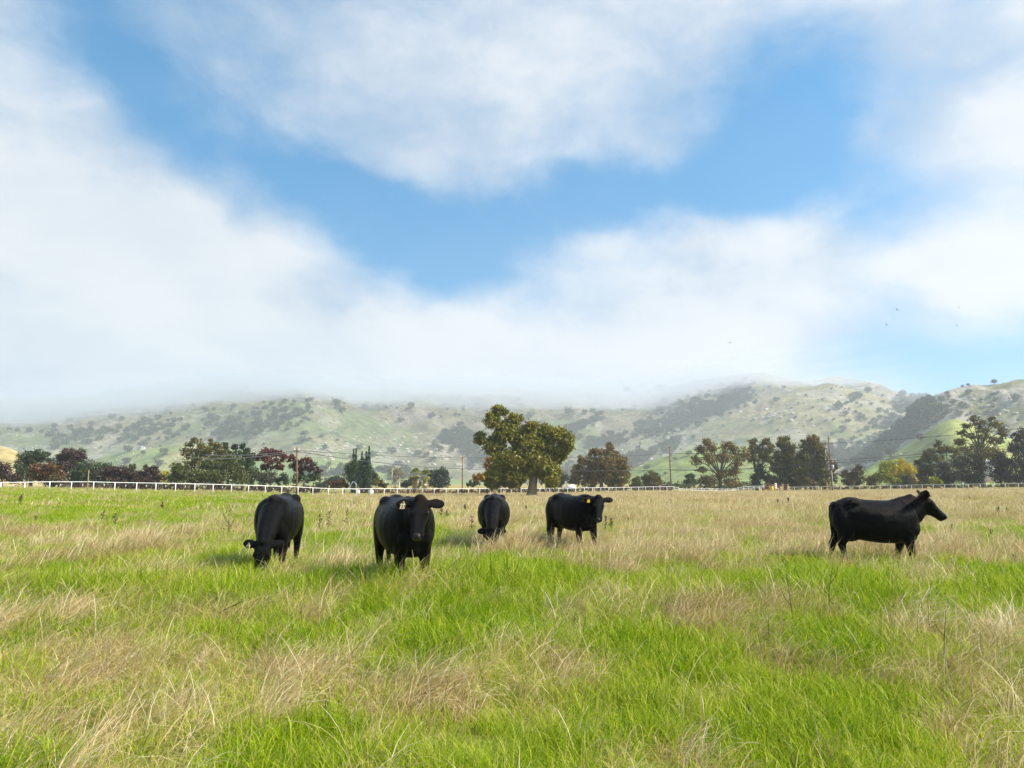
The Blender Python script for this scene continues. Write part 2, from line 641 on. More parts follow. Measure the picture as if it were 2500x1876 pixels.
LUSH = [(640, 1400, 0.9), (1050, 1330, 1.2), (450, 1500, 0.8), (900, 1620, 0.9), (1450, 1600, 0.8), (1750, 1430, 0.9), (1680, 1720, 0.7),
        (2150, 1750, 0.6), (900, 1800, 0.5), (1250, 1800, 0.4), (30, 1600, 0.4), (2420, 1430, 1.0), (610, 1350, 0.7), (300, 1290, 1.5),
        (120, 1250, 7.0), (350, 1235, 8.0), (570, 1235, 6.0), (760, 1240, 4.0), (960, 1375, 0.6), (1900, 1800, 0.6), (1000, 1500, 0.8)]


def ground_hit(px, py):
    v = ray(px, py)
    s = -HC / v[2]
    p = v * s
    return p[0], p[1]


_CL = [(*ground_hit(a, b), r) for a, b, r in CLUMPS]
_LU = [(*ground_hit(a, b), r) for a, b, r in LUSH]


def dryness(x, y):
    x, y = np.asarray(x, float), np.asarray(y, float)
    d = np.hypot(x, y)
    px = pxof(x, y)
    side = sstep(500, 1300, px)
    base = np.interp(d, [0, 8, 12, 16, 25, 50, 90, 170], [0.38, 0.38, 0.39, 0.40, 0.43, 0.48, 0.53, 0.63])
    base = base + (side - 0.5) * np.interp(d, [0, 12, 20, 40, 170], [0.0, 0.0, 0.12, 0.34, 0.42])
    n = fbm(x / 0.45 + 3, y / 0.75, 4, 21, 0.6) - 0.5
    n2 = fbm(x / 6.0, y / 7.0, 3, 31) - 0.5
    v = base + n * np.interp(d, [0, 20, 60], [2.5, 2.2, 1.1]) + n2 * 0.45
    for cx, cy, r in _CL:
        v = v + 0.36 * np.exp(-(((x - cx) / r) ** 2 + ((y - cy) / (r * 1.2)) ** 2))
    for cx, cy, r in _LU:
        v = v - 0.08 * np.exp(-(((x - cx) / r) ** 2 + ((y - cy) / (r * 1.5)) ** 2))
    return np.clip(v, 0, 1)


def build_meadow():
    ys = np.concatenate([np.array([-4000, -1500, -600, -250, -120, -60, -30, -15, -8, -4]), np.arange(-2, 40, 0.4), np.arange(40, 120, 1.5),
                         np.arange(120, 260, 5), np.array([280, 320, 380, 460, 560, 800, 1200, 2200, 4500])])
    s = np.linspace(-1, 1, 301)
    xs = np.sinh(s * 7.2) / np.sinh(7.2) * 4000
    xs = np.sort(np.concatenate([xs, np.arange(-12, 12.01, 0.4)]))
    xs = xs[np.concatenate([[True], np.diff(xs) > 1e-3])]
    gx, gy = np.meshgrid(xs, ys)
    z = gz(gx, gy)
    z = np.where(gy < 0, gz(gx, np.zeros_like(gy) + 0.5) * 0, z)
    v = np.stack([gx, gy, z], -1).reshape(-1, 3)
    nx, ny = len(xs), len(ys)
    i = np.arange(nx - 1)[None, :] + np.arange(ny - 1)[:, None] * nx
    f = np.stack([i, i + 1, i + nx + 1, i + nx], -1).reshape(-1, 4)
    m, t, o = new_mat('meadow_soil_and_thatch')
    b = N(t, 'ShaderNodeBsdfPrincipled')
    b.inputs['Roughness'].default_value = 1.0
    b.inputs['Specular IOR Level'].default_value = 0.1
    at = N(t, 'ShaderNodeAttribute', attribute_name='dry')
    tcn = N(t, 'ShaderNodeTexCoord')
    n1_ = noise(t, tcn.outputs['Object'], 9.0, 5, 0.65)
    n2_ = noise(t, tcn.outputs['Object'], 1.2, 5, 0.6)
    dry = math_node(t, 'MULTIPLY_ADD', math_node(t, 'SUBTRACT', n2_, 0.5), 0.8, at.outputs['Fac'], clamp=True)
    g_ = mix_col(t, map_range(t, n1_, 0.3, 0.7), (0.10, 0.15, 0.012), (0.19, 0.24, 0.03))
    d_ = mix_col(t, map_range(t, n1_, 0.3, 0.7), (0.25, 0.18, 0.07), (0.48, 0.36, 0.15))
    t.links.new(mix_col(t, dry, g_, d_), b.inputs['Base Color'])
    bp = N(t, 'ShaderNodeBump')
    bp.inputs['Strength'].default_value = 0.8
    bp.inputs['Distance'].default_value = 0.05
    t.links.new(n1_, bp.inputs['Height'])
    t.links.new(bp.outputs[0], b.inputs['Normal'])
    t.links.new(b.outputs[0], o.inputs['Surface'])
    dr = dryness(gx, gy).ravel()
    ob = link('meadow_ground', np_mesh('meadow_ground', v, f, m, True, {'dry': dr}))
    tag(ob, 'rolling pasture ground under the grass', kind='structure')


build_meadow()

# ------------------------------------------------------------------ hills
# crest lines: photograph x -> photograph y, distance of the crest, depth of the front slope
LAYERS = {
    'main':  dict(d=2100, crest=[(-700, 985), (0, 990), (300, 965), (550, 945), (750, 945), (950, 960), (1200, 955), (1400, 965), (1600, 955), (1750, 935), (1860, 922), (1950, 926), (2050, 933), (2150, 945), (2220, 958), (2280, 978), (2400, 1010), (2700, 1050), (3200, 1080)], w=2.5),
    'spur':  dict(d=1500, crest=[(1250, 1160), (1350, 1130), (1450, 1100), (1550, 1072), (1650, 1052), (1760, 1018), (1830, 992), (1900, 970), (1960, 955), (2040, 950), (2140, 965), (2240, 990), (2330, 1030), (2450, 1080), (2600, 1150)], w=2.0),
    'left':  dict(d=1550, crest=[(-700, 1060), (0, 1052), (150, 1060), (260, 1040), (360, 1022), (480, 1005), (600, 985), (720, 986), (800, 996), (880, 1012), (960, 1040), (1040, 1070), (1100, 1100), (1180, 1140), (1260, 1170)], w=2.1),
    'mid':   dict(d=1750, crest=[(1050, 1120), (1150, 1080), (1250, 1050), (1380, 1036), (1450, 1014), (1500, 1020), (1580, 1040), (1680, 1070), (1800, 1110), (1900, 1150)], w=2.0),
    'rocky': dict(d=880, crest=[(2020, 1165), (2080, 1130), (2130, 1100), (2170, 1062), (2215, 1022), (2262, 984), (2300, 966), (2340, 953), (2390, 948), (2440, 942), (2490, 930), (2600, 905), (2800, 880), (3200, 900)], w=1.5),
    'knoll': dict(d=600, crest=[(2020, 1172), (2100, 1150), (2160, 1118), (2210, 1092), (2260, 1062), (2300, 1034), (2340, 1018), (2375, 1028), (2420, 1052), (2520, 1080), (2800, 1110), (3200, 1150)], w=2.6),
    'green': dict(d=850, crest=[(1480, 1172), (1530, 1152), (1600, 1122), (1680, 1098), (1760, 1085), (1850, 1090), (1930, 1110), (2020, 1150), (2100, 1172)], w=2.6),
    'straw': dict(d=420, crest=[(-700, 1050), (-200, 1062), (0, 1086), (35, 1097), (60, 1118), (95, 1150), (130, 1172)], w=2.4),
    'fold':  dict(d=1150, crest=[(150, 1165), (230, 1122), (300, 1106), (400, 1090), (460, 1082), (520, 1088), (600, 1104), (700, 1116), (800, 1122), (900, 1132), (1020, 1150), (1120, 1172)], w=2.2),
}
LNAMES = list(LAYERS)
HPX = np.arange(-700, 3201, 5.0)
HD = np.concatenate([np.geomspace(240, 3600, 300)])


def smooth_interp(px, pts):
    a = np.array(pts, float)
    xs = np.arange(a[0, 0] - 60, a[-1, 0] + 61, 5.0)
    ys = np.interp(xs, a[:, 0], a[:, 1])
    k = np.hanning(13)
    k /= k.sum()
    yp = np.pad(ys, 6, mode='edge')
    ys = np.convolve(yp, k, 'valid')
    return np.interp(px, xs, ys, left=1190, right=1190)


def build_hills():
    PXg, Dg = np.meshgrid(HPX, HD, indexing='ij')
    Xg, Yg = X(PXg, Dg), Dg
    zs = []
    for i, nme in enumerate(LNAMES):
        L = LAYERS[nme]
        cy = smooth_interp(HPX, L['crest'])
        wob = (fbm(HPX / 420.0, np.full_like(HPX, i * 7.7), 2, 40 + i) - 0.5) * 2
        dc = L['d'] * (1 + 0.08 * wob)
        hc = np.maximum(HC + dc * (1180 - cy) / F, -6.0)
        hc, dcc = hc[:, None], dc[:, None]
        wf = np.maximum(np.abs(hc), 25) * L['w'] * 1.25
        tt = np.clip((Dg - (dcc - wf)) / wf, 0, 1)
        prof = 0.55 * tt + 0.45 * tt * tt * (3 - 2 * tt)
        prof = np.where(Dg > dcc, np.exp(-((Dg - dcc) / (wf * 0.9)) ** 2), prof)
        ang = math.radians({'main': 38, 'spur': 42, 'left': -44, 'mid': 40, 'rocky': 35, 'fold': -40}.get(nme, 30))
        ur, vr = Xg * math.cos(ang) + Yg * math.sin(ang), -Xg * math.sin(ang) + Yg * math.cos(ang)
        ro = 0.6 * ridged(ur / 190.0 + i * 3.1, vr / 420.0, 5, 60 + i) + 0.4 * ridged((ur + 0.4 * vr) / 120.0, (vr - 0.4 * ur) / 260.0 + i, 5, 61 + i) - 0.6
        sm = fbm(ur / 60.0, vr / 130.0, 4, 80 + i) - 0.5
        amp = np.clip(prof * (1.15 - prof) * 2.6, 0, 1)
        if nme in ('knoll', 'green', 'straw'):
            z = hc * prof * (1 + 0.08 * sm * amp) - 1.0
        elif nme == 'rocky':
            crag = ridged(Xg / 60.0, Yg / 60.0, 5, 95) - 0.5
            z = hc * prof * (1 + 0.42 * ro * amp) + hc * 0.24 * crag * amp + 3 * sm * prof - 1.0
        else:
            z = hc * prof * (1 + 0.66 * ro * amp) + 0.06 * hc * sm * amp - 1.0
        zs.append(z)
    zs = np.array(zs)
    lay = zs.argmax(0)
    Z = zs.max(0)
    # colours of the ground cover (no light in them)
    e = Z / 300.0
    fb = fbm(Xg / 120.0, Yg / 120.0, 5, 130)
    fs = fbm(Xg / 22.0, Yg / 22.0, 4, 140)
    cols = {'main': ((0.165, 0.165, 0.085), (0.27, 0.225, 0.125)), 'spur': ((0.165, 0.185, 0.075), (0.29, 0.245, 0.12)), 'left': ((0.15, 0.185, 0.075), (0.25, 0.22, 0.115)),
            'mid': ((0.15, 0.21, 0.07), (0.25, 0.235, 0.11)), 'rocky': ((0.18, 0.19, 0.075), (0.30, 0.25, 0.125)), 'knoll': ((0.20, 0.29, 0.045), (0.32, 0.33, 0.085)),
            'green': ((0.19, 0.27, 0.05), (0.28, 0.31, 0.08)), 'straw': ((0.46, 0.35, 0.13), (0.56, 0.43, 0.18)), 'fold': ((0.18, 0.25, 0.07), (0.33, 0.31, 0.11))}
    ca = np.array([cols[n][0] for n in LNAMES])[lay]
    cb = np.array([cols[n][1] for n in LNAMES])[lay]
    mixv = sstep(0.35, 0.68, fb * 0.65 + fs * 0.35 + 0.10 * (e - 0.4))[..., None]
    col = ca * (1 - mixv) + cb * mixv
    rk = {'main': 0.045, 'spur': 0.06, 'left': 0.05, 'mid': 0.04, 'rocky': 0.30, 'knoll': -0.3, 'green': -0.3, 'straw': -0.3, 'fold': -0.04}
    rb = np.array([rk[n] for n in LNAMES])[lay]
    rock = sstep(0.60, 0.68, fbm(Xg / 60.0, Yg / 60.0, 5, 150, 0.62) + rb)
    rockc = np.array([0.40, 0.36, 0.30]) * (0.7 + 0.6 * fbm(Xg / 9.0, Yg / 9.0, 3, 160))[..., None]
    rock = (rock * np.where(rb > 0.2, 0.72, 0.42))[..., None]
    col = col * (1 - rock) + rockc * rock
    nP, nD = len(HPX), len(HD)
    v = np.stack([Xg, Yg, Z], -1).reshape(-1, 3)
    i = np.arange(nD - 1)[None, :] + np.arange(nP - 1)[:, None] * nD
    f = np.stack([i, i + nD, i + nD + 1, i + 1], -1).reshape(-1, 4)
    m, t, o = new_mat('hill_grass_and_rock')
    b = N(t, 'ShaderNodeBsdfPrincipled')
    b.inputs['Roughness'].default_value = 1.0
    b.inputs['Specular IOR Level'].default_value = 0.05
    at = N(t, 'ShaderNodeAttribute', attribute_name='cover')
    tcn = N(t, 'ShaderNodeTexCoord')
    nz = noise(t, tcn.outputs['Object'], 0.06, 8, 0.7)
    hs = N(t, 'ShaderNodeHueSaturation')
    hs.inputs['Saturation'].default_value = 0.95
    t.links.new(at.outputs['Color'], hs.inputs['Color'])
    t.links.new(map_range(t, nz, 0.25, 0.75, 0.42, 1.22), hs.inputs['Value'])
    t.links.new(hs.outputs[0], b.inputs['Base Color'])
    bp = N(t, 'ShaderNodeBump')
    bp.inputs['Strength'].default_value = 0.6
    bp.inputs['Distance'].default_value = 3.0
    t.links.new(nz, bp.inputs['Height'])
    t.links.new(bp.outputs[0], b.inputs['Normal'])
    t.links.new(b.outputs[0], o.inputs['Surface'])
    ob = link('hills', np_mesh('hills', v, f, m, True, {'cover': col.reshape(-1, 3)}))
    tag(ob, 'grassy rocky hills rising into the low cloud', kind='structure')
    return Xg, Yg, Z, lay


HX, HY, HZ, HLAY = build_hills()
HPYV = 1180 - (HZ - HC) / HY * F         # approximate photograph y of every hill vertex


def hill_hit(px, py):
    """first visible point of the hills at photograph px, py -> (x, y, z, layer) or None"""
    k = int(round((px - HPX[0]) / 5.0))
    if k < 0 or k >= len(HPX):
        return None
    col = HPYV[k]
    j = np.argmax(col <= py)
    if col[j] > py:
        return None
    return HX[k, j], HY[k, j], HZ[k, j], LNAMES[HLAY[k, j]]


# ------------------------------------------------------------------ leaf clouds, trees
def leaf_cloud(centres, radii, per, size, rng, flat=0.8, tint_c=None, up=0.25):
    """many small leaf quads scattered in clumps; returns verts, quads, tint"""
    n = len(centres)
    c = np.repeat(centres, per, 0)
    r = np.repeat(radii, per)[:, None]
    off = rng.normal(0, 0.55, (n * per, 3)) * r
    off[:, 2] *= flat
    p = c + off
    nrm = rng.normal(0, 1, (n * per, 3))
    nrm[:, 2] += up
    nrm += off / np.maximum(r, 1e-6) * 0.6
    nrm /= np.linalg.norm(nrm, axis=1, keepdims=True)
    a = np.cross(nrm, rng.normal(0, 1, (n * per, 3)))
    a /= np.maximum(np.linalg.norm(a, axis=1, keepdims=True), 1e-6)
    b = np.cross(nrm, a)
    s = (size * rng.uniform(0.6, 1.4, n * per))[:, None]
    v = np.stack([p - a * s, p + b * s * 0.55, p + a * s, p - b * s * 0.55], 1).reshape(-1, 3)
    q = np.arange(n * per * 4).reshape(-1, 4)
    tc_ = rng.uniform(0, 1, n) if tint_c is None else tint_c
    t = np.repeat(np.clip(np.repeat(tc_, per) * 0.6 + rng.uniform(0, 1, n * per) * 0.4, 0, 1), 4)
    return v, q, t


def make_leaf_mat(name, a, b, c, tr=0.28):
    return leafy(name, [(0.0, a), (0.55, b), (1.0, c)], tr, gloss=0.03)


LEAF = {
    'oak': make_leaf_mat('olive_oak_leaves', (0.095, 0.105, 0.012), (0.215, 0.205, 0.02), (0.38, 0.30, 0.04)),
    'brownoak': make_leaf_mat('brown_oak_leaves', (0.11, 0.085, 0.024), (0.20, 0.15, 0.038), (0.31, 0.21, 0.055)),
    'darkoak': make_leaf_mat('dark_oak_leaves', (0.068, 0.07, 0.016), (0.135, 0.12, 0.024), (0.25, 0.19, 0.04)),
    'green': make_leaf_mat('mid_green_leaves', (0.055, 0.072, 0.02), (0.10, 0.12, 0.03), (0.17, 0.165, 0.045)),
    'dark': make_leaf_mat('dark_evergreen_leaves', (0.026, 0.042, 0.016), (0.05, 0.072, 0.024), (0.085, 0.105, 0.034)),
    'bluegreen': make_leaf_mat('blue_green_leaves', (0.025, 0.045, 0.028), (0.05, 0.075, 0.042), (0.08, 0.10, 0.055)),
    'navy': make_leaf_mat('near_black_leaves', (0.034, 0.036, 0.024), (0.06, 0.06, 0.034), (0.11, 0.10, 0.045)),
    'wine': make_leaf_mat('burgundy_leaves', (0.06, 0.014, 0.016), (0.13, 0.026, 0.026), (0.20, 0.06, 0.04)),
    'plum': make_leaf_mat('dark_plum_leaves', (0.035, 0.018, 0.018), (0.07, 0.035, 0.03), (0.10, 0.06, 0.035)),
    'rust': make_leaf_mat('rust_brown_leaves', (0.085, 0.032, 0.014), (0.13, 0.06, 0.02), (0.17, 0.085, 0.03)),
    'olivebrown': make_leaf_mat('olive_brown_leaves', (0.075, 0.055, 0.02), (0.12, 0.09, 0.03), (0.16, 0.12, 0.04)),
    'orange': make_leaf_mat('orange_leaves', (0.24, 0.10, 0.008), (0.42, 0.20, 0.012), (0.56, 0.30, 0.03)),
    'gold': make_leaf_mat('golden_leaves', (0.32, 0.26, 0.006), (0.56, 0.44, 0.008), (0.72, 0.54, 0.014)),
    'lime': make_leaf_mat('yellow_green_leaves', (0.17, 0.20, 0.008), (0.32, 0.33, 0.012), (0.46, 0.42, 0.02)),
    'bare': make_leaf_mat('thin_dry_leaves', (0.16, 0.12, 0.07), (0.25, 0.20, 0.09), (0.34, 0.28, 0.12)),
    'cypress': make_leaf_mat('cypress_needles', (0.035, 0.065, 0.03), (0.065, 0.115, 0.05), (0.10, 0.16, 0.07)),
    'hedge': make_leaf_mat('red_brown_hedge_leaves', (0.085, 0.03, 0.022), (0.15, 0.055, 0.035), (0.20, 0.095, 0.05)),
    'vine': make_leaf_mat('vineyard_leaves', (0.045, 0.07, 0.02), (0.08, 0.11, 0.032), (0.12, 0.14, 0.045)),
}


def plant(name, label, cat, base_px, d, lobes, leaf, bark=M_BARK, trunk_w=0.35, density=1.0, leaf_size=0.17, group=None, limbs=True, seed=0,
          trunk_top=None, second=None, airy=0.0, depth=0.75, lean=0.0):
    """lobes: photograph (x, y, rx, ry[, leaf kind]) -> ellipsoids of leaf clumps round a real trunk with limbs"""
    rng = np.random.default_rng(seed + int(base_px) * 13 + int(d))
    s = d / F
    bx = X(base_px, d)
    bz = float(gz(bx, d))
    root = empty(name, (bx, d, bz))
    tag(root, label, cat, group)
    L = []
    for i, lb in enumerate(lobes):
        px, py, rx, ry = lb[:4]
        p = P(px, py, d)
        yy = rng.uniform(-0.35, 0.35) * rx * s * 2 * depth
        L.append((np.array([p[0] - bx, yy, p[2] - bz]), np.array([rx * s, max(rx, ry) * s * depth + 0.2, ry * s]), lb[4] if len(lb) > 4 else leaf))
    kinds = {}
    ctr_all = []
    for c, r, kd in L:
        vol = (r[0] * r[2]) ** 0.5
        n = max(5, int(19 * density * max(r[0] * r[2], 0.15) ** 0.85 * (1.0 + 0.25 * (vol < 1.2))))
        n = min(n, 230)
        u = rng.normal(0, 1, (n, 3))
        u /= np.linalg.norm(u, axis=1, keepdims=True)
        rad = rng.uniform(0.0, 1.0, n) ** (0.42)
        ctr = c + u * rad[:, None] * r
        ctr[:, 2] = np.maximum(ctr[:, 2], 0.15)
        cr = np.full(n, np.clip(0.36 * vol, 0.28, 0.85)) * rng.uniform(0.65, 1.25, n)
        kinds.setdefault(kd, []).append((ctr, cr))
        ctr_all.append((c, r, ctr))
    for kd, lst in kinds.items():
        cs = np.concatenate([a for a, b in lst])
        crs = np.concatenate([b for a, b in lst])
        per = int(np.clip(34 * (1 - airy), 10, 40))
        v, q, t = leaf_cloud(cs, crs, per, leaf_size, rng)
        v[:, 2] = np.maximum(v[:, 2], 0.02)
        link('crown', np_mesh('crown', v, q, LEAF[kd], False, {'tint': t}), root)
    # trunk, limbs and branches
    mb = MB()
    zmax = max(c[2] + r[2] for c, r, _ in L)
    tt = trunk_top if trunk_top is not None else 0.30 * zmax
    w = trunk_w
    top = Vector((lean, 0, tt))
    mb.tube([(0, 0, -0.3), (0, 0, 0.05), (lean * 0.15, 0, 0.25 * tt), (lean * 0.5, 0.03, 0.6 * tt), top], [w * 1.9, w * 1.45, w * 1.05, w * 0.92, w * 0.85], 10)
    if limbs:
        for c, r, ctr in ctr_all:
            c = Vector(c)
            mid = top.lerp(c, 0.5) + Vector((rng.normal(0, 0.25), rng.normal(0, 0.2), 0.12 * (c - top).length))
            w0 = w * float(np.clip(0.30 + 0.06 * r[0], 0.25, 0.6))
            mb.tube([top - Vector((0, 0, 0.15 * tt * rng.uniform(0, 1))), mid, c], [w0, w0 * 0.7, w0 * 0.35], 6, cap=False)
            for k in range(min(8, len(ctr))):
                e = Vector(ctr[rng.integers(len(ctr))])
                m2 = c.lerp(e, 0.5) + Vector(rng.normal(0, 0.12, 3))
                mb.tube([c.lerp(mid, 0.3 * rng.uniform()), m2, e], [w0 * 0.32, w0 * 0.2, w0 * 0.07], 5, cap=False)
    mb.build('trunk', bark, root)
    return root


# ---- the tall oak standing in the field just inside the fence line
plant('oak_tree', 'big olive green oak with stout bare trunk standing at the white fence', 'tree', 1298, 112,
      [(1221, 1003, 19, 12), (1202, 1028, 19, 19), (1172, 1072, 15, 16), (1258, 1026, 18, 15), (1240, 1058, 33, 28), (1205, 1088, 24, 22), (1296, 1044, 21, 14),
       (1330, 1050, 20, 17), (1360, 1062, 22, 22), (1385, 1080, 14, 22), (1372, 1104, 15, 20), (1364, 1128, 5, 9), (1285, 1086, 36, 28), (1326, 1090, 28, 28), (1241, 1122, 36, 22),
       (1304, 1128, 36, 24), (1224, 1160, 34, 28), (1262, 1162, 26, 26), (1340, 1155, 25, 30), (1310, 1142, 22, 18), (1345, 1125, 14, 20), (1205, 1178, 18, 14), (1245, 1180, 24, 12), (1345, 1176, 18, 14)],
      'oak', trunk_w=0.72, density=1.8, leaf_size=0.22, trunk_top=3.2, seed=3, lean=0.35)

TG = 'trees lining the far side of the white fence'
DL = 132.0
# ---- left of the picture
plant('burgundy_shrub', 'dull burgundy shrub cut by the left end of the tree line', 'shrub', 5, 128, [(-15, 1155, 30, 24), (10, 1150, 22, 20), (25, 1168, 16, 14)], 'plum', M_DARKBARK, 0.12, leaf_size=0.16)
plant('purple_green_tree', 'dark purplish green tree with a small side crown above the rust shrub', 'tree', 75, 142, [(60, 1130, 24, 26), (80, 1112, 22, 14), (95, 1120, 16, 16), (112, 1115, 12, 10), (115, 1140, 16, 22), (70, 1160, 28, 22)], 'dark', M_DARKBARK, 0.3, group=TG)
plant('rust_shrub', 'rounded rust red shrub in front of the two dark trees', 'shrub', 112, 126, [(105, 1146, 26, 17), (125, 1142, 22, 15), (95, 1162, 30, 20), (135, 1160, 18, 18)], 'rust', M_DARKBARK, 0.12)
plant('plum_tree', 'tall broad plum brown tree with ragged flat crown', 'tree', 175, 146, [(172, 1105, 20, 12), (150, 1115, 18, 12), (190, 1110, 18, 14), (165, 1132, 34, 18), (200, 1135, 22, 16), (150, 1150, 20, 18)], 'plum', M_DARKBARK, 0.32, group=TG)
plant('olive_brown_bush', 'low olive brown rounded bush against the fence rail', 'bush', 142, 118, [(140, 1170, 20, 13), (155, 1176, 14, 10), (125, 1178, 14, 10)], 'olivebrown', M_DARKBARK, 0.08)
plant('low_evergreen_tree', 'low dark green tree behind the short leaning pole', 'tree', 225, 140, [(205, 1150, 26, 18), (235, 1142, 28, 14), (262, 1148, 22, 14), (215, 1172, 30, 16), (180, 1172, 20, 18)], 'dark', M_DARKBARK, 0.25, group=TG)
plant('maroon_tree', 'broad low maroon tree right of the short leaning pole', 'tree', 285, 132, [(250, 1160, 22, 18), (280, 1152, 22, 14), (305, 1154, 22, 14), (290, 1172, 34, 18), (325, 1168, 20, 16)], 'plum', M_DARKBARK, 0.2, group=TG)
plant('small_green_tree', 'small pale green treetop poking over the maroon trees', 'tree', 326, 150, [(326, 1142, 10, 8), (326, 1158, 12, 10)], 'green', M_BARK, 0.1)
plant('maroon_tree', 'smaller peaked maroon tree beside the yellow shrub', 'tree', 365, 130, [(368, 1145, 16, 12), (350, 1160, 20, 14), (380, 1162, 18, 16), (365, 1175, 34, 14)], 'plum', M_DARKBARK, 0.16, group=TG)
plant('yellow_shrub', 'tiny yellow shrub between maroon and green trees', 'shrub', 400, 136, [(400, 1158, 9, 8), (402, 1172, 12, 10)], 'gold', M_BARK, 0.06)
plant('green_shrub', 'rounded mid green shrub at the foot of the airy oak', 'shrub', 447, 126, [(435, 1142, 18, 13), (455, 1150, 22, 14), (430, 1165, 22, 20), (465, 1165, 22, 20)], 'green', M_BARK, 0.14)
plant('airy_oak_tree', 'airy thin crowned oak, tallest of the left tree line', 'tree', 470, 140, [(478, 1076, 14, 7), (465, 1085, 12, 8), (492, 1088, 14, 10), (458, 1105, 16, 10), (480, 1104, 18, 12), (470, 1125, 22, 14), (500, 1112, 12, 14), (465, 1145, 20, 14)], 'darkoak', M_DARKBARK, 0.3, airy=0.35, density=0.85, trunk_top=3.0, group=TG)
plant('airy_oak_tree', 'airy twin topped oak beside the tallest left tree', 'tree', 520, 138, [(516, 1082, 10, 8), (512, 1098, 16, 12), (533, 1090, 14, 9), (525, 1115, 22, 16), (545, 1108, 12, 18), (505, 1135, 24, 16)], 'darkoak', M_DARKBARK, 0.28, airy=0.25, density=0.9, group=TG)
plant('olive_tree', 'wide olive green tree filling the middle of the left tree line', 'tree', 540, 128, [(520, 1135, 28, 18), (555, 1130, 26, 18), (575, 1150, 24, 18), (530, 1165, 34, 22), (580, 1170, 26, 18), (495, 1165, 24, 20)], 'green', M_BARK, 0.3, density=0.95, group=TG)
plant('dark_column_tree', 'narrow dark tree with upright top behind the olive tree', 'tree', 556, 150, [(554, 1088, 9, 9), (556, 1108, 11, 16), (560, 1135, 14, 20)], 'dark', M_DARKBARK, 0.22, group=TG)
plant('dark_lobed_tree', 'dark lobed tree just left of the burgundy tree', 'tree', 590, 148, [(575, 1092, 9, 9), (592, 1090, 8, 8), (604, 1102, 9, 9), (585, 1110, 20, 12), (612, 1120, 14, 18), (595, 1140, 26, 20), (615, 1160, 20, 24)], 'dark', M_DARKBARK, 0.28, group=TG)
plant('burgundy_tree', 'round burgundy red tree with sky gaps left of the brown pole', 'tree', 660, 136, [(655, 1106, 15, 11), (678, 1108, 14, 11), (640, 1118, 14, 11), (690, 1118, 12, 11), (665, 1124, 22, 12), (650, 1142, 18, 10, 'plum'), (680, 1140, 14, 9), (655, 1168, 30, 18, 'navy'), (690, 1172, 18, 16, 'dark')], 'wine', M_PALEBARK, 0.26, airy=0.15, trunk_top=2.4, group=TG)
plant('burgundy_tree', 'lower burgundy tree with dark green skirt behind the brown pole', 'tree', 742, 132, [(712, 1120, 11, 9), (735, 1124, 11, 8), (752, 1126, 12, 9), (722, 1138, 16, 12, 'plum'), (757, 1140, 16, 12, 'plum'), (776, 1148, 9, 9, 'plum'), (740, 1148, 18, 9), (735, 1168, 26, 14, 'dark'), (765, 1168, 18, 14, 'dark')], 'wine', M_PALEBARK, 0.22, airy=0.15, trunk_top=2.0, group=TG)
plant('slate_green_shrub', 'distant slate green shrubs behind the orange bush', 'shrub', 800, 230, [(790, 1184, 16, 9), (808, 1175, 14, 9), (822, 1170, 10, 7), (830, 1182, 16, 10)], 'bluegreen', M_DARKBARK, 0.15, leaf_size=0.25)
plant('orange_bush', 'rounded orange brown bush left of the white arch', 'bush', 820, 150, [(812, 1184, 14, 9), (826, 1182, 12, 9)], 'rust', M_DARKBARK, 0.08)
plant('olive_bush', 'small olive bush squeezed between orange bush and cypresses', 'bush', 842, 152, [(838, 1178, 8, 10), (846, 1184, 8, 8)], 'olivebrown', M_DARKBARK, 0.08)


def cypress(px, top, w, d, label, seed):
    rng = np.random.default_rng(seed)
    s = d / F
    bx = X(px, d)
    bz = float(gz(bx, d))
    H = P(px, top, d)[2] - bz
    root = empty('cypress_tree', (bx, d, bz))
    tag(root, label, 'tree', 'slim cypresses by the white arch')
    W = w * s
    n = 150
    h = rng.uniform(0.03, 1.0, n)
    prof = np.where(h < 0.12, 0.5 + h / 0.12 * 0.5, np.clip((1 - h) / 0.62, 0, 1) ** 0.75)
    ang = rng.uniform(0, 2 * math.pi, n)
    rr = W * prof * np.sqrt(rng.uniform(0.1, 1, n))
    ctr = np.stack([rr * np.cos(ang), rr * np.sin(ang), h * H], 1)
    v, q, t = leaf_cloud(ctr, np.clip(W * 0.30 * (0.25 + prof), 0.06, 1), 34, 0.12, rng, flat=2.2)
    v[:, 2] = np.clip(v[:, 2], 0.1, H * 1.03)
    link('crown', np_mesh('crown', v, q, LEAF['cypress'], False, {'tint': t}), root)
    MB().tube([(0, 0, -0.2), (0, 0, H * 0.3), (0, 0, H * 0.92)], [0.16, 0.12, 0.02], 8).build('trunk', M_DARKBARK, root)


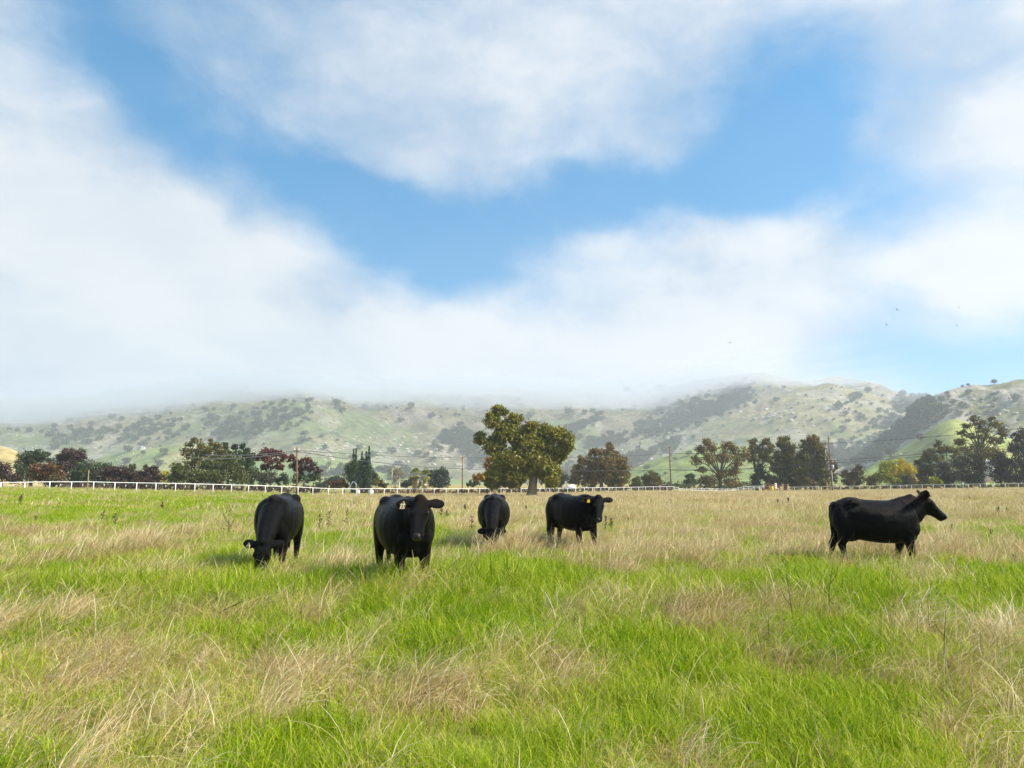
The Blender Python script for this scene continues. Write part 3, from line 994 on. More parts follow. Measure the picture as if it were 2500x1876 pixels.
for k, (px, top, w, lab) in enumerate([(861, 1097, 5.5, 'left of the two joined cypress spires over the white arch'), (867, 1096, 5, 'right of the two joined cypress spires over the white arch'),
                                       (882, 1103, 5, 'short cypress spire rising in the middle of the dark tree'), (892, 1104, 5, 'short cypress spire close beside the tallest spire'),
                                       (899, 1090, 6.5, 'tallest slim cypress at the right end of its group')]):
    cypress(px, top, w, 150, lab, 50 + k)
plant('spreading_evergreen_tree', 'broad dark evergreen tree standing behind the cypress spires', 'tree', 880, 162, [(866, 1145, 22, 16), (886, 1130, 14, 9), (898, 1146, 14, 14), (862, 1160, 20, 24), (892, 1168, 24, 24), (910, 1158, 9, 8), (916, 1168, 10, 10)], 'dark', M_DARKBARK, 0.3, density=1.1, group=TG)
plant('green_shrub', 'dark green shrub right of the cypresses near the lamp post', 'shrub', 922, 155, [(918, 1178, 10, 8), (930, 1180, 10, 9), (940, 1184, 8, 8)], 'darkoak', M_DARKBARK, 0.08)
plant('bare_tree', 'pale half bare tree behind the grey lamp post', 'tree', 967, 190, [(958, 1152, 12, 10), (972, 1148, 10, 8), (968, 1164, 16, 12), (978, 1158, 8, 10), (966, 1178, 14, 10)], 'bare', M_PALEBARK, 0.18, airy=0.6, density=0.7, leaf_size=0.16)
plant('bushy_evergreen_tree', 'dark bushy tree left of the twin palms', 'tree', 995, 185, [(988, 1182, 12, 9), (1003, 1178, 14, 11), (1018, 1182, 12, 10)], 'bluegreen', M_DARKBARK, 0.14)
plant('hazy_green_tree', 'wide hazy dark green tree right of the twin palms', 'tree', 1072, 205, [(1060, 1160, 14, 14), (1078, 1155, 14, 14), (1055, 1178, 14, 14), (1080, 1178, 18, 14), (1090, 1170, 8, 12)], 'bluegreen', M_DARKBARK, 0.3, leaf_size=0.22)
plant('round_green_bush', 'small rounded green bush under the orange tree', 'bush', 1152, 150, [(1148, 1182, 10, 8), (1160, 1180, 12, 9)], 'bluegreen', M_DARKBARK, 0.08)
plant('orange_tree', 'bright orange autumn tree tucked behind the big oak', 'tree', 1190, 130, [(1195, 1124, 13, 9), (1194, 1140, 14, 12), (1192, 1158, 17, 12), (1174, 1164, 15, 10), (1164, 1168, 11, 8), (1190, 1175, 16, 10, 'rust'), (1200, 1182, 14, 8, 'olivebrown')], 'orange', M_DARKBARK, 0.16, airy=0.1)


def palm(px, top, d, label, seed):
    rng = np.random.default_rng(seed)
    s = d / F
    bx = X(px, d)
    bz = float(gz(bx, d))
    H = P(px, top, d)[2] - bz
    root = empty('palm_tree', (bx, d, bz))
    tag(root, label, 'palm tree', 'twin palms behind the fence')
    hub = H - 1.75
    MB().tube([(0, 0, -0.2), (0, 0, 0.3), (0.05, 0, hub * 0.5), (0, 0, hub)], [0.42, 0.36, 0.33, 0.30], 10).build('trunk', M_PALEBARK, root)
    # live fan leaves above, dead leaves hanging below
    mg = leafy('palm_fan_green', [(0, (0.14, 0.17, 0.02)), (1, (0.32, 0.32, 0.06))], 0.4) if 'palm_fan_green' not in bpy.data.materials else bpy.data.materials['palm_fan_green']
    md = leafy('palm_fan_dead', [(0, (0.42, 0.31, 0.11)), (1, (0.68, 0.54, 0.24))], 0.35) if 'palm_fan_dead' not in bpy.data.materials else bpy.data.materials['palm_fan_dead']

    def fan(elv, ang, ln, mat, name, zc):
        v, f, tt = [], [], []
        dirv = Vector((math.cos(elv) * math.cos(ang), math.cos(elv) * math.sin(ang), math.sin(elv)))
        side = Vector((-math.sin(ang), math.cos(ang), 0))
        base = Vector((0, 0, zc)) + dirv * 0.15
        stem = base + dirv * ln * 0.45
        v += [base - side * 0.03, base + side * 0.03, stem + side * 0.025, stem - side * 0.025]
        f.append((0, 1, 2, 3))
        tt += [0.6] * 4
        nseg = 11
        for k in range(nseg):
            a = (k / (nseg - 1) - 0.5) * 2.4
            dd = (dirv * math.cos(a) + side * math.sin(a)).normalized()
            tip = stem + dd * ln * 0.62 + Vector((0, 0, -0.12 * ln * (1 + abs(a))))
            md_ = stem + dd * ln * 0.36
            n_ = dd.cross(dirv.cross(side)).normalized() * 0.07
            b = len(v)
            v += [stem, md_ + n_, tip, md_ - n_]
            f.append((b, b + 1, b + 2, b + 3))
            tt += [float(rng.uniform())] * 4
        link(name, np_mesh(name, np.array([tuple(x) for x in v]), np.array(f), mat, False, {'tint': np.array(tt)}), root)
    for k in range(34):
        fan(math.radians(rng.uniform(0, 85)), k * 2.4, rng.uniform(1.05, 1.45), mg, 'frond', hub + rng.uniform(0, 0.5))
    for k in range(30):
        fan(math.radians(rng.uniform(-40, -5)), k * 2.4 + 0.6, rng.uniform(1.0, 1.35), mg if k % 3 else md, 'frond', hub - rng.uniform(0, 0.3))
    for k in range(44):
        fan(math.radians(rng.uniform(-88, -60)), k * 2.4 + 0.3, rng.uniform(1.0, 1.5), md, 'dead_frond', hub - rng.uniform(0.2, 1.7))


palm(1013.5, 1141, 172, 'left palm of the twin pair with skirt of dead fronds', 71)
palm(1038.5, 1144, 170, 'right palm of the twin pair, leaning its skirt outwards', 72)

# ---- right of the big oak
DR = 192.0
plant('brown_oak_tree', 'broad brownish oak with drooping branches right of the big oak', 'tree', 1468, 178,
      [(1488, 1090, 10, 11), (1475, 1106, 22, 12), (1450, 1104, 12, 10), (1500, 1112, 16, 10), (1420, 1122, 9, 12), (1440, 1128, 20, 14), (1475, 1130, 28, 18), (1515, 1130, 18, 18),
       (1410, 1150, 16, 16), (1445, 1155, 26, 20), (1490, 1160, 26, 22), (1522, 1158, 16, 24), (1405, 1172, 16, 14), (1440, 1178, 22, 12), (1505, 1180, 26, 12)], 'brownoak', M_DARKBARK, 0.5, density=1.0, leaf_size=0.22, trunk_top=2.6, airy=0.05)
plant('small_green_tree', 'small fresh green tree at the right skirt of the brownish oak', 'tree', 1553, 182, [(1553, 1172, 10, 10), (1548, 1184, 12, 9), (1560, 1184, 10, 9)], 'green', M_BARK, 0.1)
plant('dark_round_tree', 'dark round oak standing alone before the green slope', 'tree', 1590, 200, [(1590, 1164, 18, 12), (1578, 1174, 14, 14), (1602, 1174, 14, 14), (1590, 1186, 20, 10)], 'darkoak', M_DARKBARK, 0.22, leaf_size=0.22)
plant('slate_green_shrub', 'hazy shrub between the big oak and the brownish oak', 'shrub', 1372, 230, [(1368, 1160, 10, 12), (1378, 1168, 9, 10), (1366, 1178, 12, 10)], 'bluegreen', M_DARKBARK, 0.12, leaf_size=0.25)
plant('small_green_shrub', 'small light green shrub right of the lone brown pole', 'shrub', 1684, 205, [(1684, 1163, 11, 7), (1678, 1174, 12, 8), (1692, 1174, 10, 8)], 'vine', M_BARK, 0.1, leaf_size=0.2)
plant('open_oak_tree', 'open oak with visible spreading limbs and thin brownish crown', 'tree', 1758, DR,
      [(1724, 1080, 11, 10), (1712, 1100, 15, 13), (1742, 1092, 16, 12), (1776, 1088, 16, 12), (1795, 1100, 14, 13), (1700, 1125, 14, 14), (1730, 1120, 18, 14), (1768, 1116, 20, 15), (1800, 1125, 16, 14),
       (1712, 1148, 14, 10), (1790, 1150, 20, 14), (1725, 1172, 26, 14, 'olivebrown'), (1760, 1160, 16, 12), (1790, 1178, 24, 12), (1820, 1110, 9, 18)], 'brownoak', M_DARKBARK, 0.5, density=1.0, airy=0.35, leaf_size=0.20, trunk_top=4.5, group=TG)
plant('upright_oak_tree', 'upright dark oak with forked bare limbs right of the open oak', 'tree', 1848, DR + 4,
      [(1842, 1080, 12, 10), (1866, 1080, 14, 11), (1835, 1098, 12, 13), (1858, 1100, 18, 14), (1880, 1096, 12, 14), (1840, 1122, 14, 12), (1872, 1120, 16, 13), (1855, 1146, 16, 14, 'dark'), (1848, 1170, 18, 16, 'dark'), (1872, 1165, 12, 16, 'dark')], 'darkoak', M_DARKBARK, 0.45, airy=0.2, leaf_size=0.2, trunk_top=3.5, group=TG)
plant('dense_oak_tree', 'dense dark oak with peaked top behind the rust red gate', 'tree', 1918, DR,
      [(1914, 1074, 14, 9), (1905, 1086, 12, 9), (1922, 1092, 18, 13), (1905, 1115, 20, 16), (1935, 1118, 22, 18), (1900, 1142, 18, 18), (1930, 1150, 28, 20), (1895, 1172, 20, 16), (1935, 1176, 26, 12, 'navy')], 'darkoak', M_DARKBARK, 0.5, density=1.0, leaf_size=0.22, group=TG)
plant('dense_oak_tree', 'tall dense rust tinged oak left of the transformer pole', 'tree', 1985, DR - 4,
      [(1982, 1074, 15, 11, 'brownoak'), (1965, 1088, 16, 13), (1998, 1092, 16, 15, 'brownoak'), (1975, 1112, 26, 18), (2008, 1118, 16, 20), (1960, 1140, 24, 20), (1998, 1148, 24, 20), (1970, 1172, 28, 16), (2010, 1172, 20, 18), (2034, 1140, 8, 14), (2036, 1165, 8, 16)], 'darkoak', M_DARKBARK, 0.5, density=1.0, leaf_size=0.22, group=TG)
plant('olive_shrub', 'olive green shrub pair right of the transformer pole', 'shrub', 2085, 178, [(2066, 1160, 12, 12), (2095, 1148, 14, 13), (2072, 1176, 16, 12), (2100, 1172, 18, 14), (2085, 1162, 14, 10)], 'olivebrown', M_BARK, 0.14)
plant('brown_shrub', 'low dull brown shrub between olive shrub and golden tree', 'shrub', 2133, 185, [(2128, 1170, 12, 9), (2140, 1165, 12, 9), (2134, 1182, 16, 9)], 'brownoak', M_DARKBARK, 0.08)
plant('golden_tree', 'yellow green and gold tree behind the raised cow head', 'tree', 2190, 176,
      [(2160, 1142, 15, 14, 'lime'), (2176, 1136, 12, 12, 'lime'), (2205, 1134, 12, 13), (2216, 1148, 15, 16), (2190, 1150, 14, 14), (2158, 1165, 18, 16, 'lime'), (2185, 1172, 18, 14, 'lime'), (2212, 1174, 20, 14, 'olivebrown'), (2228, 1172, 8, 12)], 'gold', M_BARK, 0.18, density=1.15)
plant('dusky_olive_tree', 'dusky olive tree right of the golden tree', 'tree', 2255, 180, [(2248, 1130, 14, 10), (2262, 1140, 16, 13), (2245, 1150, 16, 16), (2268, 1160, 16, 16), (2250, 1175, 20, 14)], 'darkoak', M_DARKBARK, 0.22)
plant('yellow_bush', 'low yellowish bush right of the golden tree by the fence', 'bush', 2284, 166, [(2280, 1174, 12, 9), (2292, 1178, 10, 8)], 'lime', M_BARK, 0.06)
plant('layered_oak_tree', 'dark layered oak stepping up towards the tall open oak', 'tree', 2318, 178,
      [(2290, 1084, 9, 9), (2266, 1106, 12, 10), (2288, 1100, 16, 9), (2310, 1098, 20, 10), (2335, 1104, 14, 11), (2280, 1120, 20, 10), (2330, 1122, 18, 12), (2348, 1082, 14, 8), (2262, 1118, 8, 12)], 'darkoak', M_DARKBARK, 0.35, airy=0.1, trunk_top=5.0, group=TG)
plant('navy_round_tree', 'almost black rounded tree under the layered oak', 'tree', 2308, 170, [(2306, 1142, 18, 14), (2296, 1158, 14, 12), (2318, 1160, 18, 16), (2310, 1176, 20, 12)], 'navy', M_DARKBARK, 0.2, density=1.1)
plant('tall_open_oak_tree', 'tall open oak with twisting bare limbs and flat leaf tiers', 'tree', 2400, 180,
      [(2380, 1022, 14, 7), (2395, 1034, 15, 8), (2422, 1024, 12, 7), (2362, 1040, 14, 7), (2352, 1058, 12, 10), (2400, 1052, 16, 12), (2435, 1036, 16, 9), (2446, 1052, 14, 10), (2372, 1065, 12, 8), (2425, 1078, 14, 10), (2440, 1080, 10, 8), (2385, 1088, 18, 10), (2360, 1100, 22, 14), (2450, 1066, 8, 12), (2405, 1068, 18, 10), (2428, 1102, 22, 14), (2340, 1078, 14, 9), (2395, 1105, 20, 14)], 'darkoak', M_DARKBARK, 0.5, airy=0.25, density=0.9, trunk_top=9.5, group=TG)
plant('dark_thicket_tree', 'wide dark tree filling the foot of the tall open oak', 'tree', 2370, 172, [(2350, 1135, 22, 22), (2380, 1120, 24, 16), (2395, 1145, 16, 20), (2355, 1165, 26, 20), (2385, 1172, 20, 16)], 'navy', M_DARKBARK, 0.3, density=1.05, group=TG)
plant('dark_thicket_tree', 'dark brownish tree right of the white gabled house', 'tree', 2445, 168, [(2432, 1130, 16, 22), (2455, 1125, 18, 22), (2440, 1160, 22, 22), (2462, 1160, 16, 22), (2418, 1112, 16, 10, 'brownoak')], 'navy', M_DARKBARK, 0.3, density=1.05, group=TG)
plant('edge_evergreen_tree', 'large blackish green tree cut by the right edge', 'tree', 2502, 165, [(2488, 1070, 14, 14), (2505, 1060, 20, 14), (2480, 1095, 14, 18), (2505, 1095, 20, 22), (2482, 1130, 16, 22), (2505, 1135, 18, 24), (2490, 1168, 22, 22)], 'navy', M_DARKBARK, 0.35, density=1.05, group=TG)


# ---- low hedges behind the fence
def hedge(name, label, pts, leaf, seed, size=0.16, dens=7.0, thick=0.9):
    """pts: (px, top y, d)"""
    rng = np.random.default_rng(seed)
    a = np.array(pts, float)
    cs = []
    for k in range(len(a) - 1):
        x0, x1 = X(a[k, 0], a[k, 2]), X(a[k + 1, 0], a[k + 1, 2])
        n = int(math.hypot(x1 - x0, a[k + 1, 2] - a[k, 2]) * dens)
        u = rng.uniform(0, 1, n)
        px, tp, d = (a[k] + (a[k + 1] - a[k]) * u[:, None]).T
        xx = X(px, d)
        g = gz(xx, d)
        top = HC - d * (tp - 1180) / F
        top = top + (vnoise(xx / 1.7, d * 0.2, seed) - 0.5) * 0.7
        zz = g + np.maximum(top - g, 0.4) * rng.uniform(0.05, 0.95, n) ** 0.8
        cs.append(np.stack([xx, d + rng.uniform(-thick, thick, n), zz], 1))
    c = np.concatenate(cs)
    o0 = c.mean(0)
    o0[2] = 0
    v, q, t = leaf_cloud(c - o0, np.full(len(c), 0.38), 22, size, rng)
    root = empty(name, o0)
    tag(root, label, 'hedge')
    link('foliage', np_mesh('foliage', v, q, LEAF[leaf], False, {'tint': t}), root)
    mb = MB()
    for k in range(0, len(c), 9):
        p = c[k] - o0
        g = float(gz(c[k][0], c[k][1]))
        mb.tube([(p[0], p[1], g - 0.1), (p[0] + 0.1, p[1], (g + c[k][2]) / 2), tuple(p)], [0.03, 0.02, 0.008], 4, cap=False)
    mb.build('stem', M_DARKBARK, root)


hedge('dark_hedge', 'dark overgrown hedge right behind the left run of white fence', [(150, 1186, 116), (330, 1182, 116), (600, 1184, 120), (800, 1192, 128)], 'plum', 91)
hedge('red_brown_hedge', 'low red brown hedge behind the palms and the white fence', [(880, 1196, 150), (1000, 1195, 150), (1165, 1196, 152)], 'hedge', 92, 0.14)
hedge('grey_brown_hedge', 'low grey brown hedge behind the fence under the brownish oak', [(1165, 1195, 160), (1300, 1194, 170), (1440, 1189, 178), (1640, 1187, 186)], 'plum', 93, 0.15)
hedge('vineyard_row', 'front dull green vine row beyond the lone brown pole', [(1600, 1183, 225), (1750, 1184, 225), (1900, 1184, 225)], 'vine', 94, 0.2, 6)
hedge('vineyard_row', 'rear dull green vine row at the foot of the green slope', [(1590, 1176, 260), (1700, 1176, 260), (1850, 1177, 260)], 'vine', 95, 0.22, 6)
hedge('dark_hedge', 'dark scrub hedge behind the right hand white fence', [(1930, 1188, 188), (2100, 1186, 182), (2300, 1183, 170), (2520, 1181, 158)], 'darkoak', 96)

# ------------------------------------------------------------------ cover on the hills
def hill_tree_mesh(seed, kind):
    rng = np.random.default_rng(seed)
    n = 26
    u = rng.normal(0, 1, (n, 3))
    u /= np.linalg.norm(u, axis=1, keepdims=True)
    ctr = u * (rng.uniform(0.2, 1, n) ** 0.5)[:, None] * np.array([0.5, 0.5, 0.36]) + np.array([0, 0, 0.5])
    ctr[:, 2] = np.maximum(ctr[:, 2], 0.12)
    v, q, t = leaf_cloud(ctr, np.full(n, 0.17), 12, 0.085, rng)
    me = np_mesh('crown', v, q, LEAF[kind], False, {'tint': t})
    tr = MB().tube([(0, 0, -0.15), (0.02, 0, 0.2), (0, 0.02, 0.5)], [0.05, 0.035, 0.02], 5).mesh('trunk', M_DARKBARK)
    return me, tr


LEAF['hill'] = make_leaf_mat('hillside_oak_leaves', (0.042, 0.052, 0.025), (0.078, 0.088, 0.04), (0.13, 0.13, 0.06))
HT = [hill_tree_mesh(200 + k, 'hill') for k in range(6)]


def hill_tree(px, py, size, label=None, group=None):
    h = hill_hit(px, py)
    if h is None:
        return False
    r = empty('hillside_oak', (h[0], h[1], h[2]), random.uniform(0, 6.28))
    s = size * h[1] / F
    r.scale = (s, s, s * random.uniform(0.75, 1.05))
    tag(r, label or 'small dark oak dotted on the hazy hillside', 'tree', group or 'small oaks dotted over the hillsides')
    k = random.randrange(6)
    link('crown', HT[k][0], r)
    link('trunk', HT[k][1], r)
    return True


cnt = 0
tries = 0
while cnt < 255 and tries < 4000:
    tries += 1
    px = random.uniform(-20, 2520)
    py = random.uniform(950, 1165)
    h = hill_hit(px, py)
    if h is None or h[3] in ('knoll', 'straw'):
        continue
    dn = float(fbm(h[0] / 90.0, h[1] / 90.0, 3, 170))
    if random.random() > sstep(0.38, 0.6, dn) * (0.5 if h[3] in ('green', 'fold') else 1.0):
        continue
    sz = random.choice([9, 11, 12, 14, 16, 19, 23])
    bulk = 'tiny' if sz < 12 else ('small' if sz < 16 else 'larger')
    spot = {'main': 'on the foggy upper slope left of the big oak' if px < 1298 else 'on the foggy upper slope right of the big oak', 'left': 'on the long left hill' if px < 620 else 'on the descending ridge above the cypresses and palms',
            'spur': 'on the left shoulder of the big right mountain' if px < 1830 else 'on the face of the big right mountain', 'mid': 'on the middle hill right of the big oak', 'rocky': 'on the rocky hill at far right',
            'fold': 'on the low green fold behind the left tree line', 'green': 'on the bright green lower slope'}[h[3]]
    if hill_tree(px, py, sz, bulk + ' dark oak dotted ' + spot, bulk + ' oaks dotted ' + spot):
        cnt += 1
# single hill trees one can point to
for (px, py, sz, lab) in [(2372, 948, 8, 'lone small tree on the skyline of the rocky hill, left of three'), (2385, 946, 9, 'middle one of three trees on the rocky hill skyline'),
                          (2448, 941, 15, 'largest round tree on the skyline of the rocky hill'), (2253, 1078, 20, 'thin tree casting a shadow on the bright green knoll'),
                          (2207, 1088, 26, 'bushy tree at the left rim of the bright green knoll'), (2180, 1120, 26, 'round tree among boulders at the foot of the knoll'),
                          (2138, 1128, 34, 'wide grey green tree among the boulders left of the knoll'), (1650, 1128, 11, 'tiny round tree on the bright green lower slope'),
                          (1683, 1117, 16, 'second tiny tree on the bright green lower slope, higher up'), (306, 1108, 22, 'dark square topped tree beside the hillside farmhouse')]:
    hill_tree(px, py, sz, lab, 'single trees on the near slopes')

# woods in the gullies: too many to count
def woods():
    rng = np.random.default_rng(301)
    pts, sc = [], []
    lines = [([(2080, 1150), (2130, 1120), (2175, 1080), (2215, 1042), (2250, 1000), (2270, 985)], 26, 420), ([(2120, 1145), (2180, 1105), (2230, 1065), (2280, 1030), (2310, 1015)], 16, 220),
             ([(1560, 1060), (1640, 1045), (1720, 1022), (1790, 995), (1840, 975)], 13, 260), ([(1650, 1020), (1720, 1000), (1780, 980), (1830, 965)], 18, 100),
             ([(100, 1075), (200, 1068), (330, 1060), (420, 1050)], 26, 110), ([(520, 1065), (600, 1045), (680, 1025), (740, 1010)], 24, 110), ([(1080, 1085), (1120, 1070), (1150, 1100), (1180, 1130)], 18, 160),
             ([(1380, 1065), (1430, 1045), (1470, 1022)], 8, 70), ([(1380, 1165), (1400, 1160), (1500, 1140), (1570, 1120)], 12, 120), ([(1540, 1140), (1590, 1110), (1660, 1090)], 8, 70),
             ([(1950, 1150), (2030, 1125), (2090, 1105)], 20, 160), ([(740, 1165), (830, 1155), (900, 1160), (1000, 1165), (1100, 1170)], 9, 120), ([(1440, 1095), (1480, 1085), (1530, 1080)], 8, 60)]
    for line, spread, n in lines:
        a = np.array(line, float)
        for _ in range(n):
            u = rng.uniform(0, len(a) - 1.001)
            k = int(u)
            p = a[k] + (a[k + 1] - a[k]) * (u - k) + rng.normal(0, spread * 0.7, 2)
            h = hill_hit(p[0], p[1])
            if h is None or h[3] in ('knoll',):
                continue
            pts.append(h[:3])
            sc.append(rng.uniform(9, 18) * h[1] / F)
    k = 0
    while k < 550:
        px, py = rng.uniform(-20, 2520), rng.uniform(945, 1168)
        h = hill_hit(px, py)
        if h is None or h[3] in ('knoll', 'straw', 'green'):
            k += 0.2
            continue
        if rng.uniform() < float(sstep(0.40, 0.66, fbm(h[0] / 120.0, h[1] / 120.0, 4, 177))):
            pts.append(h[:3])
            sc.append(rng.uniform(4.5, 9) * h[1] / F)
        k += 1
    return np.array(pts), np.array(sc)


def instancer(name, pts, rots, scales, protos, patch, idx):
    """points -> geometry-node instances of the prototype meshes"""
    me = np_points(name, pts)
    a = me.attributes.new('rot', 'FLOAT_VECTOR', 'POINT')
    a.data.foreach_set('vector', np.asarray(rots, np.float32).ravel())
    a = me.attributes.new('siz', 'FLOAT_VECTOR', 'POINT')
    a.data.foreach_set('vector', np.asarray(scales, np.float32).ravel())
    a = me.attributes.new('patch', 'FLOAT', 'POINT')
    a.data.foreach_set('value', np.asarray(patch, np.float32))
    a = me.attributes.new('pick', 'INT', 'POINT')
    a.data.foreach_set('value', np.asarray(idx, np.int32))
    ob = link(name, me)
    col = bpy.data.collections.new(name + '_kinds')
    for k, pm in enumerate(protos):
        po = bpy.data.objects.new(name + '_kind_%02d' % k, pm)
        col.objects.link(po)
    ng = bpy.data.node_groups.new(name + '_scatter', 'GeometryNodeTree')
    ng.interface.new_socket('Geometry', in_out='INPUT', socket_type='NodeSocketGeometry')
    ng.interface.new_socket('Geometry', in_out='OUTPUT', socket_type='NodeSocketGeometry')
    gi, go = ng.nodes.new('NodeGroupInput'), ng.nodes.new('NodeGroupOutput')
    ci = ng.nodes.new('GeometryNodeCollectionInfo')
    ci.inputs['Collection'].default_value = col
    ci.inputs['Separate Children'].default_value = True
    ci.inputs['Reset Children'].default_value = True
    ip = ng.nodes.new('GeometryNodeInstanceOnPoints')
    ip.inputs['Pick Instance'].default_value = True

    def named(nm, typ):
        n = ng.nodes.new('GeometryNodeInputNamedAttribute')
        n.data_type = typ
        n.inputs['Name'].default_value = nm
        return n.outputs['Attribute']
    ng.links.new(gi.outputs[0], ip.inputs['Points'])
    ng.links.new(ci.outputs[0], ip.inputs['Instance'])
    ng.links.new(named('pick', 'INT'), ip.inputs['Instance Index'])
    e2r = ng.nodes.new('FunctionNodeEulerToRotation')
    ng.links.new(named('rot', 'FLOAT_VECTOR'), e2r.inputs[0])
    ng.links.new(e2r.outputs[0], ip.inputs['Rotation'])
    ng.links.new(named('siz', 'FLOAT_VECTOR'), ip.inputs['Scale'])
    ng.links.new(ip.outputs[0], go.inputs[0])
    md = ob.modifiers.new('scatter', 'NODES')
    md.node_group = ng
    return ob


def np_points(name, pts):
    me = bpy.data.meshes.new(name)
    pts = np.asarray(pts, np.float32)
    me.vertices.add(len(pts))
    me.vertices.foreach_set('co', pts.ravel())
    me.update()
    return me


wp, ws = woods()
nW = len(wp)
rw = np.zeros((nW, 3))
rw[:, 2] = RNG.uniform(0, 6.28, nW)
sw = np.repeat(ws[:, None], 3, 1)
o = instancer('hillside_woods', wp, rw, sw, [h[0] for h in HT], RNG.uniform(0, 1, nW), RNG.integers(0, 6, nW))
tag(o, 'dark oak woods and scrub filling the gullies of the hills', kind='stuff')

# rocks
M_ROCK = plain('pale_granite', (0.42, 0.37, 0.30), 0.9, vary=0.35, scale=1.2, bump=0.6)


def rock_mesh(seed):
    rng = np.random.default_rng(seed)
    bm = bmesh.new()
    bmesh.ops.create_icosphere(bm, subdivisions=2, radius=0.5)
    for v in bm.verts:
        n = v.co.normalized()
        v.co *= 0.8 + 0.45 * float(vnoise(n.x * 2.3 + seed, n.y * 2.3 + n.z * 1.9, seed))
        v.co.z *= 0.75
    # knock off flat facets
    for _ in range(5):
        d = Vector(rng.normal(0, 1, 3)).normalized()
        lim = rng.uniform(0.28, 0.4)
        for v in bm.verts:
            e = v.co.dot(d) - lim
            if e > 0:
                v.co -= d * e
    me = bpy.data.meshes.new('boulder')
    bm.to_mesh(me)
    bm.free()
    me.materials.append(M_ROCK)
    return me


ROCKS = [rock_mesh(400 + k) for k in range(6)]
rc = 0
for (cx, cy, sx, sy, n, s0, s1, where) in [
        (2115, 1128, 16, 8, 10, 8, 18, 'beside the wide grey green tree at the left foot of the knoll'), (2195, 1112, 14, 5, 7, 5, 10, 'in the short row of rocks on the bright green knoll'),
        (2060, 1140, 12, 8, 5, 6, 12, 'just right of the transformer pole below the woods'), (2160, 1135, 14, 7, 7, 5, 9, 'scattered below the round tree above the golden tree'),
        (2445, 1012, 28, 20, 34, 5, 15, 'in the cliff like outcrop behind the tall open oak'), (2410, 985, 50, 18, 30, 4, 11, 'in the upper outcrop of the rocky right hill'),
        (790, 1118, 16, 12, 26, 5, 12, 'in the rock pile on the slope left of the cypresses'), (830, 1092, 40, 12, 30, 5, 11, 'in the upper rock band above the cypresses'),
        (990, 1098, 44, 18, 34, 5, 13, 'strewn over the descending ridge above the twin palms'), (1085, 1115, 30, 14, 24, 5, 14, 'in the white outcrop left of the thin brown pole'),
        (1880, 1012, 40, 12, 30, 5, 13, 'in the outcrop on the face of the big right mountain'), (1975, 1045, 25, 14, 14, 5, 11, 'on the lower right flank of the big right mountain'),
        (1560, 1128, 10, 8, 10, 6, 14, 'in the small crag above the dark round tree'), (1515, 1095, 22, 8, 14, 5, 12, 'in the crag above the brownish oak'),
        (1440, 1085, 24, 10, 16, 5, 10, 'on the slope between the big oak and the brownish oak'), (2100, 960, 60, 12, 18, 4, 9, 'near the skyline of the big right mountain'), (1650, 1070, 18, 10, 10, 5, 10, 'in the crag above the lone brown pole')]:
    for _ in range(n):
        px, py = random.gauss(cx, sx), random.gauss(cy, sy)
        h = hill_hit(px, py)
        if h is None or (h[3] == 'knoll' and cy < 1100):
            continue
        o = link('boulder', ROCKS[random.randrange(6)])
        s = random.uniform(s0, s1) * h[1] / F
        o.location = (h[0], h[1], h[2] - 0.08 * s)
        o.scale = (s * random.uniform(0.8, 1.5), s, s * random.uniform(0.6, 1.0))
        o.rotation_euler = (random.uniform(-0.3, 0.3), random.uniform(-0.3, 0.3), random.uniform(0, 6.28))
        tag(o, 'pale boulder ' + where, 'boulder', 'boulders ' + where)
        rc += 1
rp, rs = [], []
rngk = np.random.default_rng(411)
for _ in range(15000):
    px, py = rngk.uniform(0, 2500), rngk.uniform(940, 1165)
    h = hill_hit(px, py)
    if h is None or h[3] in ('knoll', 'green', 'straw'):
        continue
    if float(fbm(h[0] / 60.0, h[1] / 60.0, 5, 150, 0.62)) + (0.13 if h[3] == 'rocky' else 0.02) < 0.56:
        continue
    rp.append(h[:3])
    rs.append((1.4 + 4.6 * rngk.uniform() ** 2.2) * h[1] / F)
nR = len(rp)
rr_ = RNG.uniform(0, 6.28, (nR, 3)) * np.array([0.06, 0.06, 1])
rsz = np.array(rs)[:, None] * np.stack([RNG.uniform(0.8, 2.2, nR), np.ones(nR), RNG.uniform(0.5, 0.9, nR)], 1)
o = instancer('scattered_rocks', np.array(rp), rr_, rsz, ROCKS, RNG.uniform(0, 1, nR), RNG.integers(0, 6, nR))
tag(o, 'small pale rocks strewn over the slopes', kind='stuff')


